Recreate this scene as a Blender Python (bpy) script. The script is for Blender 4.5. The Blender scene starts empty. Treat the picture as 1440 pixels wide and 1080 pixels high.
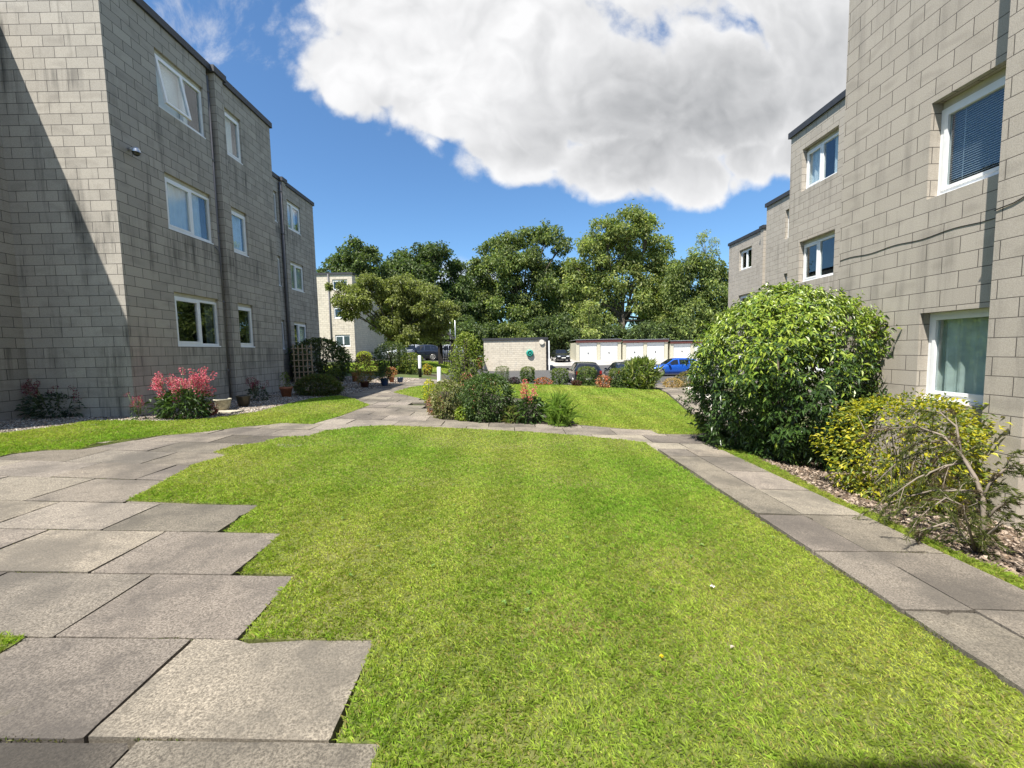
import bpy, bmesh, math, random
import numpy as np
from mathutils import Vector, Matrix

random.seed(7)
RNG = np.random.default_rng(11)
SC = bpy.context.scene
COL = SC.collection

# ------------------------------------------------------------------ camera
F_PX, PITCH, YAW, ROLL = 590.0, math.radians(4.5), math.radians(0.2), math.radians(-1.13)
CAM = np.array([0.0, 0.0, 1.5])
cp, sp, cy, sy, cr, sr = (math.cos(PITCH), math.sin(PITCH), math.cos(YAW), math.sin(YAW),
                          math.cos(ROLL), math.sin(ROLL))
FWD = np.array([sy * cp, cy * cp, -sp])
_r = np.array([cy, -sy, 0.0])
_u = np.cross(_r, FWD)
RIGHT, UP = cr * _r + sr * _u, -sr * _r + cr * _u
camd = bpy.data.cameras.new("camera")
camd.sensor_width = 36.0
camd.lens = 36.0 * F_PX / 1440.0
camd.clip_start, camd.clip_end = 0.05, 2000.0
cam = bpy.data.objects.new("camera", camd)
COL.objects.link(cam)
cam.matrix_world = Matrix(((RIGHT[0], UP[0], -FWD[0], CAM[0]), (RIGHT[1], UP[1], -FWD[1], CAM[1]),
                           (RIGHT[2], UP[2], -FWD[2], CAM[2]), (0, 0, 0, 1)))
SC.camera = cam

# ------------------------------------------------------------------ exposure, sun, sky
SC.view_settings.view_transform = 'Standard'
SC.view_settings.look = 'None'
SC.view_settings.exposure = 1.0
SC.view_settings.gamma = 1.0
SC.view_settings.use_curve_mapping = False
SC.cycles.max_bounces = 8
SC.cycles.diffuse_bounces = 4
SC.cycles.transparent_max_bounces = 16
SC.cycles.use_denoising = True

SUN = Vector((0.34, 0.46, -1.0)).normalized()          # the way the light travels
sund = bpy.data.lights.new("sun", 'SUN')
sund.energy = 5.0
sund.angle = math.radians(0.5)
sund.color = (1.0, 0.955, 0.88)
suno = bpy.data.objects.new("sun", sund)
COL.objects.link(suno)
suno.rotation_euler = SUN.to_track_quat('-Z', 'Y').to_euler()
suno.location = (-20, -25, 60)

W = bpy.data.worlds.new("World")
SC.world = W
W.use_nodes = True
wt = W.node_tree
wt.nodes.clear()


def wn(kind, **kw):
    n = wt.nodes.new(kind)
    for k, v in kw.items():
        setattr(n, k, v)
    return n


def wmath(op, a, b=None, c=None, clamp=False):
    n = wn('ShaderNodeMath', operation=op)
    n.use_clamp = clamp
    for i, s in enumerate((a, b, c)):
        if s is None:
            continue
        if isinstance(s, (int, float)):
            n.inputs[i].default_value = s
        else:
            wt.links.new(s, n.inputs[i])
    return n.outputs[0]


def build_sky():
    L = wt.links.new
    out = wn('ShaderNodeOutputWorld')
    bg = wn('ShaderNodeBackground')
    L(bg.outputs[0], out.inputs[0])
    sky = wn('ShaderNodeTexSky', sky_type='NISHITA')
    sky.sun_disc = False
    sky.sun_elevation = math.asin(-SUN.z)
    sky.sun_rotation = math.atan2(-SUN.x, -SUN.y)
    sky.air_density, sky.dust_density, sky.ozone_density = 1.0, 0.3, 2.6
    tc = wn('ShaderNodeTexCoord')
    sep = wn('ShaderNodeSeparateXYZ')
    L(tc.outputs['Generated'], sep.inputs[0])
    x, y, z = sep.outputs
    ya = wmath('ADD', wmath('ABSOLUTE', y), 0.02)
    u, v = wmath('DIVIDE', x, ya), wmath('DIVIDE', z, ya)
    comb = wn('ShaderNodeCombineXYZ')
    L(u, comb.inputs[0]); L(v, comb.inputs[1]); L(y, comb.inputs[2])

    def noise(scale, detail, rough, src=comb.outputs[0], dist=0.0):
        n = wn('ShaderNodeTexNoise')
        n.inputs['Scale'].default_value = scale
        n.inputs['Detail'].default_value = detail
        n.inputs['Roughness'].default_value = rough
        n.inputs['Distortion'].default_value = dist
        L(src, n.inputs['Vector'])
        return n.outputs['Fac']
    # domain warp makes the edges billow
    wv = wn('ShaderNodeTexNoise')
    wv.inputs['Scale'].default_value, wv.inputs['Detail'].default_value = 3.0, 4
    L(comb.outputs[0], wv.inputs['Vector'])
    wsub = wn('ShaderNodeVectorMath', operation='SUBTRACT')
    L(wv.outputs['Color'], wsub.inputs[0]); wsub.inputs[1].default_value = (0.5, 0.5, 0.5)
    wsc = wn('ShaderNodeVectorMath', operation='SCALE')
    L(wsub.outputs[0], wsc.inputs[0]); wsc.inputs['Scale'].default_value = 0.22
    wadd = wn('ShaderNodeVectorMath', operation='ADD')
    L(comb.outputs[0], wadd.inputs[0]); L(wsc.outputs[0], wadd.inputs[1])
    warp = wadd.outputs[0]

    def shifted(dx, dv):
        n = wn('ShaderNodeVectorMath', operation='ADD')
        L(warp, n.inputs[0])
        n.inputs[1].default_value = (dx, dv, 0)
        return n.outputs[0]

    def billow(src, scale):
        """rounded heaps with creases between them, at three sizes"""
        tot = None
        for sc, am in ((1.0, 0.75), (2.1, 0.42), (4.3, 0.24)):
            q = wmath('MULTIPLY', wmath('ABSOLUTE', wmath('SUBTRACT', noise(scale * sc, 1.0, 0.5, src), 0.5)), am * 2.6)
            tot = q if tot is None else wmath('ADD', tot, q)
        return tot
    n1, n2, n3 = noise(2.9, 10, 0.60), noise(7.5, 9, 0.64), noise(1.5, 5, 0.55)
    b0 = billow(warp, 4.5)
    b1 = billow(shifted(-0.035, 0.05), 4.5)
    # the big cumulus: lobes (centre u, centre v, radius u, radius v), in directions of the sky
    lobes = [(-0.17, 0.74, 0.28, 0.24), (0.00, 0.66, 0.32, 0.20), (0.20, 0.56, 0.32, 0.18), (0.48, 0.55, 0.34, 0.20),
             (0.74, 0.62, 0.30, 0.26), (0.04, 0.98, 0.46, 0.34), (0.55, 1.00, 0.60, 0.42), (0.04, 0.46, 0.18, 0.10),
             (0.26, 0.42, 0.22, 0.10), (-0.31, 0.62, 0.14, 0.12), (0.55, 0.42, 0.10, 0.06), (0.9, 1.5, 0.9, 0.5),
             (-0.12, 0.55, 0.18, 0.10), (-0.18, 0.92, 0.22, 0.20), (0.42, 0.38, 0.14, 0.08), (0.66, 0.43, 0.12, 0.07)]
    best = None
    for cu, cv, ru, rv in lobes:
        a = wmath('MULTIPLY', wmath('SUBTRACT', u, cu), 1 / ru)
        b = wmath('MULTIPLY', wmath('SUBTRACT', v, cv), 1 / rv)
        d = wmath('SUBTRACT', 1.0, wmath('SQRT', wmath('ADD', wmath('MULTIPLY', a, a), wmath('MULTIPLY', b, b))))
        best = d if best is None else wmath('SMOOTH_MAX', best, d, 0.12)
    edge = wmath('ADD', wmath('MULTIPLY', wmath('SUBTRACT', n1, 0.5), 1.1),
                 wmath('ADD', wmath('MULTIPLY', wmath('SUBTRACT', n2, 0.5), 0.9), wmath('MULTIPLY', wmath('SUBTRACT', b0, 0.38), 0.8)))
    fld = wmath('ADD', wmath('MULTIPLY', best, 1.55), edge)
    big = wn('ShaderNodeMapRange', interpolation_type='SMOOTHSTEP')
    L(fld, big.inputs[0])
    big.inputs[1].default_value, big.inputs[2].default_value = -0.06, 0.38
    # thin broken cloud high on the left, low bank near the horizon and the sky behind
    wis = wmath('ADD', noise(3.2, 8, 0.66, dist=0.5), 0.0)
    dl = wmath('ADD', wmath('MULTIPLY', wmath('ABSOLUTE', wmath('ADD', u, 0.72)), 1.5),
               wmath('MULTIPLY', wmath('ABSOLUTE', wmath('SUBTRACT', v, 0.86)), 1.3))
    wm = wn('ShaderNodeMapRange', interpolation_type='SMOOTHSTEP')
    L(wmath('SUBTRACT', wis, wmath('MULTIPLY', dl, 0.42)), wm.inputs[0])
    wm.inputs[1].default_value, wm.inputs[2].default_value = 0.36, 0.58
    wm.inputs[4].default_value = 0.75
    lowd = wmath('ADD', wmath('ABSOLUTE', wmath('MULTIPLY', wmath('SUBTRACT', v, 0.16), 7.0)),
                 wmath('ABSOLUTE', wmath('MULTIPLY', wmath('SUBTRACT', u, -0.11), 2.6)))
    low = wn('ShaderNodeMapRange', interpolation_type='SMOOTHSTEP')
    L(wmath('SUBTRACT', n1, wmath('MULTIPLY', lowd, 0.35)), low.inputs[0])
    low.inputs[1].default_value, low.inputs[2].default_value = 0.32, 0.5
    back = wmath('MULTIPLY', wmath('LESS_THAN', y, 0.0), 1.0)
    nb = noise(2.2, 7, 0.55, tc.outputs['Generated'])
    bk = wn('ShaderNodeMapRange', interpolation_type='SMOOTHSTEP')
    L(nb, bk.inputs[0])
    bk.inputs[1].default_value, bk.inputs[2].default_value = 0.5, 0.62
    front = wmath('SUBTRACT', 1.0, back)
    mask = wmath('MAXIMUM', wmath('MULTIPLY', wmath('MAXIMUM', wmath('MAXIMUM', big.outputs[0], wm.outputs[0]), low.outputs[0]), front),
                 wmath('MULTIPLY', bk.outputs[0], back))
    # cloud brightness: heaps catch the sun on one side, the thick middle and the base are grey
    r1 = wmath('SUBTRACT', b1, b0)
    r2 = wmath('SUBTRACT', noise(9.0, 6, 0.6, shifted(-0.016, 0.022)), noise(9.0, 6, 0.6, warp))
    relief = wmath('ADD', wmath('MULTIPLY', r1, 0.5), wmath('MULTIPLY', r2, 0.4))

    def soft(cu, cv, ru, rv):
        a = wmath('MULTIPLY', wmath('SUBTRACT', u, cu), 1 / ru)
        b = wmath('MULTIPLY', wmath('SUBTRACT', v, cv), 1 / rv)
        m = wn('ShaderNodeMapRange', interpolation_type='SMOOTHSTEP')
        L(wmath('SQRT', wmath('ADD', wmath('MULTIPLY', a, a), wmath('MULTIPLY', b, b))), m.inputs[0])
        m.inputs[1].default_value, m.inputs[2].default_value = 1.0, 0.0
        return m.outputs[0]
    core = wmath('ADD', wmath('MULTIPLY', soft(0.26, 0.47, 0.50, 0.24), 0.50), wmath('MULTIPLY', soft(0.62, 0.60, 0.66, 0.36), 0.52))
    lump = wmath('ADD', 0.35, wmath('MULTIPLY', noise(2.2, 6, 0.55), 1.3))
    inner = wn('ShaderNodeMapRange', interpolation_type='SMOOTHSTEP')
    L(fld, inner.inputs[0])
    inner.inputs[1].default_value, inner.inputs[2].default_value = 0.05, 0.7
    grey = wmath('ADD', wmath('MULTIPLY', wmath('MULTIPLY', core, lump), inner.outputs[0]), wmath('ADD', relief, 0.12), clamp=True)
    cc = wn('ShaderNodeMixRGB')
    L(grey, cc.inputs[0])
    cc.inputs[1].default_value = (5.5, 5.5, 5.55, 1)
    cc.inputs[2].default_value = (2.5, 2.56, 2.66, 1)
    tint = wn('ShaderNodeMixRGB', blend_type='MULTIPLY')
    tint.inputs[0].default_value = 1.0
    L(sky.outputs[0], tint.inputs[1])
    tint.inputs[2].default_value = (0.66, 0.88, 1.03, 1)
    mix = wn('ShaderNodeMixRGB')
    L(mask, mix.inputs[0]); L(tint.outputs[0], mix.inputs[1]); L(cc.outputs[0], mix.inputs[2])
    L(mix.outputs[0], bg.inputs[0])
    bg.inputs[1].default_value = 0.09


build_sky()

# ------------------------------------------------------------------ materials


class NT:
    def __init__(self, name):
        self.m = bpy.data.materials.new(name)
        self.m.use_nodes = True
        self.t = self.m.node_tree
        self.t.nodes.clear()
        self.out = self.t.nodes.new('ShaderNodeOutputMaterial')

    def n(self, kind, ins=None, **kw):
        n = self.t.nodes.new(kind)
        for k, v in kw.items():
            setattr(n, k, v)
        for k, v in (ins or {}).items():
            if isinstance(v, bpy.types.NodeSocket):
                self.t.links.new(v, n.inputs[k])
            else:
                n.inputs[k].default_value = v
        return n

    def noise(self, vec, scale, detail=4, rough=0.55):
        return self.n('ShaderNodeTexNoise', {'Vector': vec, 'Scale': scale, 'Detail': detail, 'Roughness': rough}).outputs['Fac']

    def rng(self, v, a, b, c=0.0, d=1.0):
        return self.n('ShaderNodeMapRange', {0: v, 1: a, 2: b, 3: c, 4: d}, interpolation_type='SMOOTHSTEP').outputs[0]

    def mix(self, f, a, b, mode='MIX'):
        return self.n('ShaderNodeMixRGB', {0: f, 1: a, 2: b}, blend_type=mode).outputs[0]

    def math(self, op, a, b):
        return self.n('ShaderNodeMath', {0: a, 1: b}, operation=op).outputs[0]

    def scaled(self, vec, s):
        return self.n('ShaderNodeMapping', {'Vector': vec, 'Scale': s}).outputs[0]

    def finish(self, sh):
        self.t.links.new(sh, self.out.inputs[0])
        return self.m


def c4(c):
    return (c[0], c[1], c[2], 1.0)


def simple(name, col, rough=0.5, metal=0.0, var=0.12, scale=6.0, bump=0.0, spec=0.5):
    k = NT(name)
    ob = k.n('ShaderNodeTexCoord').outputs['Object']
    f = k.noise(ob, scale, 5)
    c = k.mix(k.rng(f, 0.3, 0.7), c4([x * (1 - var) for x in col]), c4([min(1, x * (1 + var)) for x in col]))
    ins = {'Base Color': c, 'Roughness': rough, 'Metallic': metal, 'Specular IOR Level': spec}
    if bump:
        ins['Normal'] = k.n('ShaderNodeBump', {'Height': k.noise(ob, scale * 6, 5), 'Strength': bump, 'Distance': 0.01}).outputs[0]
    return k.finish(k.n('ShaderNodeBsdfPrincipled', ins).outputs[0])


def block_mat(name, col, col2, mortar, dirt, lime=0.0, sill=1.75):
    """fair-faced concrete block in running bond; UV is in metres"""
    k = NT(name)
    uv = k.n('ShaderNodeTexCoord').outputs['UV']
    ob = k.n('ShaderNodeTexCoord').outputs['Object']
    wob = k.n('ShaderNodeMixRGB', {0: 0.0035, 1: uv, 2: k.n('ShaderNodeTexNoise', {'Vector': ob, 'Scale': 9.0, 'Detail': 4.0}).outputs['Color']},
              blend_type='ADD').outputs[0]
    br = k.n('ShaderNodeTexBrick', {'Vector': wob, 'Color1': c4(col), 'Color2': c4(col2), 'Mortar': c4(mortar), 'Scale': 1.0,
                                    'Mortar Size': 0.0055, 'Mortar Smooth': 0.25, 'Bias': 0.0, 'Brick Width': 0.4, 'Row Height': 0.2})
    fine = k.noise(ob, 90.0, 6, 0.7)
    c = k.mix(1.0, br.outputs['Color'], k.mix(k.rng(fine, 0.3, 0.7), c4((0.82,) * 3), c4((1.12,) * 3)), 'MULTIPLY')
    # rain streaks and grime: tall thin noise plus soft patches, its own pattern on the wall
    streak = k.noise(k.scaled(ob, (2.6, 2.6, 0.22)), 1.6, 7, 0.62)
    patch = k.noise(ob, 0.7, 6, 0.6)
    g = k.math('MULTIPLY', k.rng(streak, 0.48, 0.72), k.rng(patch, 0.38, 0.66))
    c = k.mix(k.math('MULTIPLY', g, dirt), c, c4((0.06, 0.057, 0.052)))
    zz = k.n('ShaderNodeSeparateXYZ', {0: ob}).outputs[2]
    bandpos = k.n('ShaderNodeMath', {0: k.math('SUBTRACT', zz, sill), 1: 2.6}, operation='FLOORED_MODULO').outputs[0]
    band = k.math('MULTIPLY', k.rng(bandpos, 1.5, 2.5), k.rng(k.noise(k.scaled(ob, (7.0, 7.0, 0.35)), 1.0, 6, 0.65), 0.42, 0.68))
    band = k.math('MULTIPLY', band, k.rng(k.noise(ob, 0.55, 3, 0.5), 0.42, 0.6))
    c = k.mix(k.math('MULTIPLY', band, min(1.0, dirt * 0.85)), c, c4((0.07, 0.066, 0.06)))
    one = k.noise(k.scaled(uv, (2.5, 5.0, 1.0)), 1.0, 1, 0.3)
    c = k.mix(k.rng(one, 0.55, 0.75, 0.0, 0.22), c, c4((0.14, 0.125, 0.105)))
    if lime:
        c = k.mix(k.math('MULTIPLY', k.rng(k.noise(ob, 1.1, 5), 0.55, 0.75), lime), c, c4((0.46, 0.45, 0.42)))
    h = k.math('ADD', k.math('MULTIPLY', br.outputs['Fac'], -1.0), k.math('MULTIPLY', fine, 0.35))
    nm = k.n('ShaderNodeBump', {'Height': h, 'Strength': 0.55, 'Distance': 0.01}).outputs[0]
    return k.finish(k.n('ShaderNodeBsdfPrincipled', {'Base Color': c, 'Roughness': 0.92, 'Normal': nm, 'Specular IOR Level': 0.25}).outputs[0])


def slab_mat():
    k = NT('paving concrete')
    ob = k.n('ShaderNodeTexCoord').outputs['Object']
    at = k.n('ShaderNodeAttribute', attribute_name='tint').outputs['Color']
    fine = k.noise(ob, 95.0, 7, 0.8)
    mid = k.noise(ob, 9.0, 6, 0.65)
    big = k.noise(ob, 1.3, 5, 0.6)
    c = k.mix(k.rng(fine, 0.36, 0.66), c4((0.085, 0.074, 0.06)), c4((0.345, 0.305, 0.248)))
    c = k.mix(k.rng(mid, 0.46, 0.74, 0, 0.5), c, c4((0.085, 0.077, 0.066)))
    c = k.mix(k.rng(big, 0.42, 0.66, 0, 0.75), c, c4((0.092, 0.083, 0.071)))
    c = k.mix(k.rng(k.noise(k.scaled(ob, (1, 1, 1)), 3.1, 7, 0.7), 0.6, 0.75, 0, 0.35), c, c4((0.27, 0.245, 0.20)))
    c = k.mix(1.0, c, at, 'MULTIPLY')
    moss = k.rng(k.noise(ob, 2.1, 6, 0.7), 0.66, 0.8, 0, 0.35)
    c = k.mix(moss, c, c4((0.16, 0.15, 0.06)))
    nm = k.n('ShaderNodeBump', {'Height': k.math('ADD', fine, k.math('MULTIPLY', mid, 0.5)), 'Strength': 0.7, 'Distance': 0.006}).outputs[0]
    return k.finish(k.n('ShaderNodeBsdfPrincipled', {'Base Color': c, 'Roughness': 0.9, 'Normal': nm, 'Specular IOR Level': 0.3}).outputs[0])


def ground_mat(name, a, b, s1, c=None, s2=1.0, rough=0.95, bump=0.6, s0=40.0):
    k = NT(name)
    ob = k.n('ShaderNodeTexCoord').outputs['Object']
    f = k.noise(ob, s1, 6, 0.7)
    col = k.mix(k.rng(f, 0.32, 0.68), c4(a), c4(b))
    if c is not None:
        col = k.mix(k.rng(k.noise(ob, s2, 5), 0.45, 0.65), col, c4(c))
    nm = k.n('ShaderNodeBump', {'Height': k.noise(ob, s0, 6, 0.7), 'Strength': bump, 'Distance': 0.02}).outputs[0]
    return k.finish(k.n('ShaderNodeBsdfPrincipled', {'Base Color': col, 'Roughness': rough, 'Normal': nm, 'Specular IOR Level': 0.3}).outputs[0])


def leaf_mat(name, rough=0.5, trans=0.35, spec=0.4, tmul=(1.15, 1.25, 0.55)):
    """colour comes with each leaf (attribute tint); light shines partly through"""
    k = NT(name)
    at = k.n('ShaderNodeAttribute', attribute_name='tint').outputs['Color']
    b = k.n('ShaderNodeBsdfPrincipled', {'Base Color': at, 'Roughness': rough, 'Specular IOR Level': spec})
    tcol = k.mix(1.0, at, c4(tmul), 'MULTIPLY')
    t = k.n('ShaderNodeBsdfTranslucent', {'Color': tcol})
    return k.finish(k.n('ShaderNodeMixShader', {0: trans, 1: b.outputs[0], 2: t.outputs[0]}).outputs[0])


def glass_mat(name, tint=(0.86, 0.9, 0.9)):
    k = NT(name)
    fc = k.n('ShaderNodeLayerWeight', {'Blend': 0.5}).outputs['Facing']
    f = k.math('ADD', k.math('MULTIPLY', k.math('POWER', fc, 3.6), 0.85), 0.06)
    g = k.n('ShaderNodeBsdfGlossy', {'Color': (0.95, 0.97, 1.0, 1), 'Roughness': 0.005})
    t = k.n('ShaderNodeBsdfTransparent', {'Color': c4(tint)})
    return k.finish(k.n('ShaderNodeMixShader', {0: f, 1: t.outputs[0], 2: g.outputs[0]}).outputs[0])


def paint_mat(name, col, flake=0.25):
    k = NT(name)
    return k.finish(k.n('ShaderNodeBsdfPrincipled', {'Base Color': c4(col), 'Roughness': 0.32, 'Metallic': flake, 'Coat Weight': 1.0,
                                                     'Coat Roughness': 0.05}).outputs[0])


M = {}
M['block_l'] = block_mat('grey concrete block', (0.42, 0.385, 0.332), (0.345, 0.317, 0.275), (0.08, 0.073, 0.066), 0.95)
M['block_r'] = block_mat('buff concrete block', (0.425, 0.382, 0.325), (0.39, 0.35, 0.297), (0.12, 0.107, 0.092), 0.42, sill=3.3)
M['block_far'] = block_mat('pale concrete block', (0.64, 0.575, 0.465), (0.57, 0.51, 0.41), (0.22, 0.195, 0.155), 0.3, 0.3)
M['interior'] = simple('dim room', (0.05, 0.05, 0.052), 0.9)
M['coping'] = simple('dark roof edging', (0.035, 0.036, 0.04), 0.55)
M['roof'] = simple('roof felt', (0.07, 0.07, 0.07), 0.9)
M['upvc'] = simple('white window plastic', (0.78, 0.79, 0.79), 0.35, var=0.04)
M['cream'] = simple('cream painted board', (0.50, 0.47, 0.36), 0.6, var=0.08)
M['glass'] = glass_mat('window glass')
M['curtain'] = simple('net curtain', (0.78, 0.83, 0.88), 0.85, var=0.06)
M['blind'] = simple('blind slats', (0.62, 0.66, 0.72), 0.5, var=0.04)
M['darkcurtain'] = simple('dark drape', (0.10, 0.11, 0.12), 0.9)
M['greycurtain'] = simple('grey green drape', (0.66, 0.72, 0.66), 0.9)
M['pipe'] = simple('grey downpipe', (0.13, 0.125, 0.13), 0.6)
M['black'] = simple('black plastic', (0.012, 0.012, 0.013), 0.45)
M['cable'] = simple('black cable', (0.02, 0.018, 0.016), 0.6)
M['slab'] = slab_mat()
M['soil'] = ground_mat('dark soil', (0.028, 0.022, 0.017), (0.075, 0.06, 0.047), 14.0)
M['ground'] = ground_mat('rough ground', (0.045, 0.075, 0.018), (0.10, 0.13, 0.035), 5.0, (0.09, 0.08, 0.05), 0.4)
M['turf'] = ground_mat('turf', (0.06, 0.08, 0.018), (0.15, 0.18, 0.035), 26.0, (0.15, 0.15, 0.05), 1.2)
M['gravel'] = ground_mat('pebble gravel', (0.11, 0.095, 0.075), (0.40, 0.35, 0.29), 34.0, (0.20, 0.17, 0.135), 1.5, bump=1.0, s0=36.0)
M['bark'] = ground_mat('bark mulch', (0.07, 0.05, 0.036), (0.26, 0.20, 0.15), 22.0, (0.11, 0.085, 0.065), 2.0, bump=1.0, s0=25.0)
M['asphalt'] = ground_mat('asphalt', (0.055, 0.054, 0.054), (0.105, 0.10, 0.098), 30.0, (0.085, 0.083, 0.08), 0.6)
M['apron'] = ground_mat('pale concrete apron', (0.34, 0.32, 0.29), (0.44, 0.42, 0.385), 3.0, (0.28, 0.265, 0.24), 0.5)
M['stone'] = simple('weathered stone', (0.36, 0.33, 0.25), 0.9, var=0.3, scale=14, bump=0.4)
M['whitestone'] = simple('white rockery stone', (0.62, 0.58, 0.5), 0.9, var=0.15, scale=9, bump=0.4)
M['terracotta'] = simple('terracotta', (0.36, 0.135, 0.07), 0.8, var=0.2, scale=10)
M['glazed'] = simple('dark glazed pot', (0.06, 0.05, 0.03), 0.3, var=0.3, scale=12)
M['bluepot'] = simple('blue glazed pot', (0.03, 0.06, 0.14), 0.25)
M['browntub'] = simple('brown plastic tub', (0.12, 0.045, 0.03), 0.5)
M['timber'] = simple('pale trellis timber', (0.34, 0.25, 0.16), 0.8, var=0.2)
M['darktimber'] = simple('dark stained timber', (0.018, 0.014, 0.012), 0.7)
M['trunk'] = simple('tree bark', (0.10, 0.082, 0.062), 0.95, var=0.35, scale=5, bump=0.8)
M['twig'] = simple('dry twig', (0.20, 0.165, 0.13), 0.9, var=0.25, scale=8)
M['greenstem'] = simple('green stem', (0.10, 0.14, 0.04), 0.7)
M['leaf'] = leaf_mat('leaf', trans=0.42)
M['gloss'] = leaf_mat('glossy leaf', 0.38, 0.22, 0.5)
M['petal'] = leaf_mat('petal', 0.6, 0.3, 0.2, (1.2, 0.9, 0.9))
M['grass'] = leaf_mat('grass blade', 0.55, 0.40, 0.3, (1.1, 1.25, 0.5))
M['chip'] = leaf_mat('chips', 0.9, 0.0, 0.2)
M['white'] = simple('white paint', (0.8, 0.8, 0.78), 0.5, var=0.03)
M['door'] = simple('white garage door', (0.74, 0.74, 0.72), 0.45, var=0.03)
M['maroon'] = simple('maroon fascia', (0.11, 0.032, 0.026), 0.6)
M['green'] = simple('green hose plastic', (0.02, 0.28, 0.22), 0.45)
M['metal'] = simple('galvanised metal', (0.55, 0.56, 0.57), 0.4, 0.8)
M['redbin'] = simple('red brown bin', (0.22, 0.05, 0.035), 0.6)
M['greylid'] = simple('grey green lid', (0.20, 0.25, 0.23), 0.6)
M['tyre'] = simple('tyre rubber', (0.02, 0.02, 0.02), 0.8)
M['rim'] = simple('alloy rim', (0.55, 0.52, 0.5), 0.35, 0.7)
M['carglass'] = simple('tinted car glass', (0.012, 0.014, 0.017), 0.05, var=0.0, spec=0.8)
M['tail'] = simple('red lamp lens', (0.22, 0.01, 0.012), 0.2)
M['head'] = simple('clear lamp lens', (0.7, 0.72, 0.74), 0.12)
M['plate'] = simple('number plate', (0.72, 0.72, 0.66), 0.4, var=0.02)
M['p_black'] = paint_mat('black car paint', (0.008, 0.0085, 0.010))
M['p_navy'] = paint_mat('dark blue car paint', (0.012, 0.018, 0.034))
M['p_blue'] = paint_mat('bright blue car paint', (0.012, 0.10, 0.50))
M['p_silver'] = paint_mat('silver car paint', (0.50, 0.52, 0.54), 0.5)
M['vent'] = simple('buff air brick', (0.36, 0.24, 0.12), 0.8)

# ------------------------------------------------------------------ scene helpers


def tag(o, label, cat, group=None, kind=None):
    if label:
        o['label'] = label
    if cat:
        o['category'] = cat
    if group:
        o['group'] = group
    if kind:
        o['kind'] = kind
    return o


def empty(name, loc, label, cat, group=None):
    o = bpy.data.objects.new(name, None)
    o.empty_display_size = 0.2
    o.location = loc
    COL.objects.link(o)
    return tag(o, label, cat, group)


def link(name, me, parent=None, loc=None):
    o = bpy.data.objects.new(name, me)
    COL.objects.link(o)
    if parent is not None:
        o.parent = parent
    if loc is not None:
        o.location = loc
    return o


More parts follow.
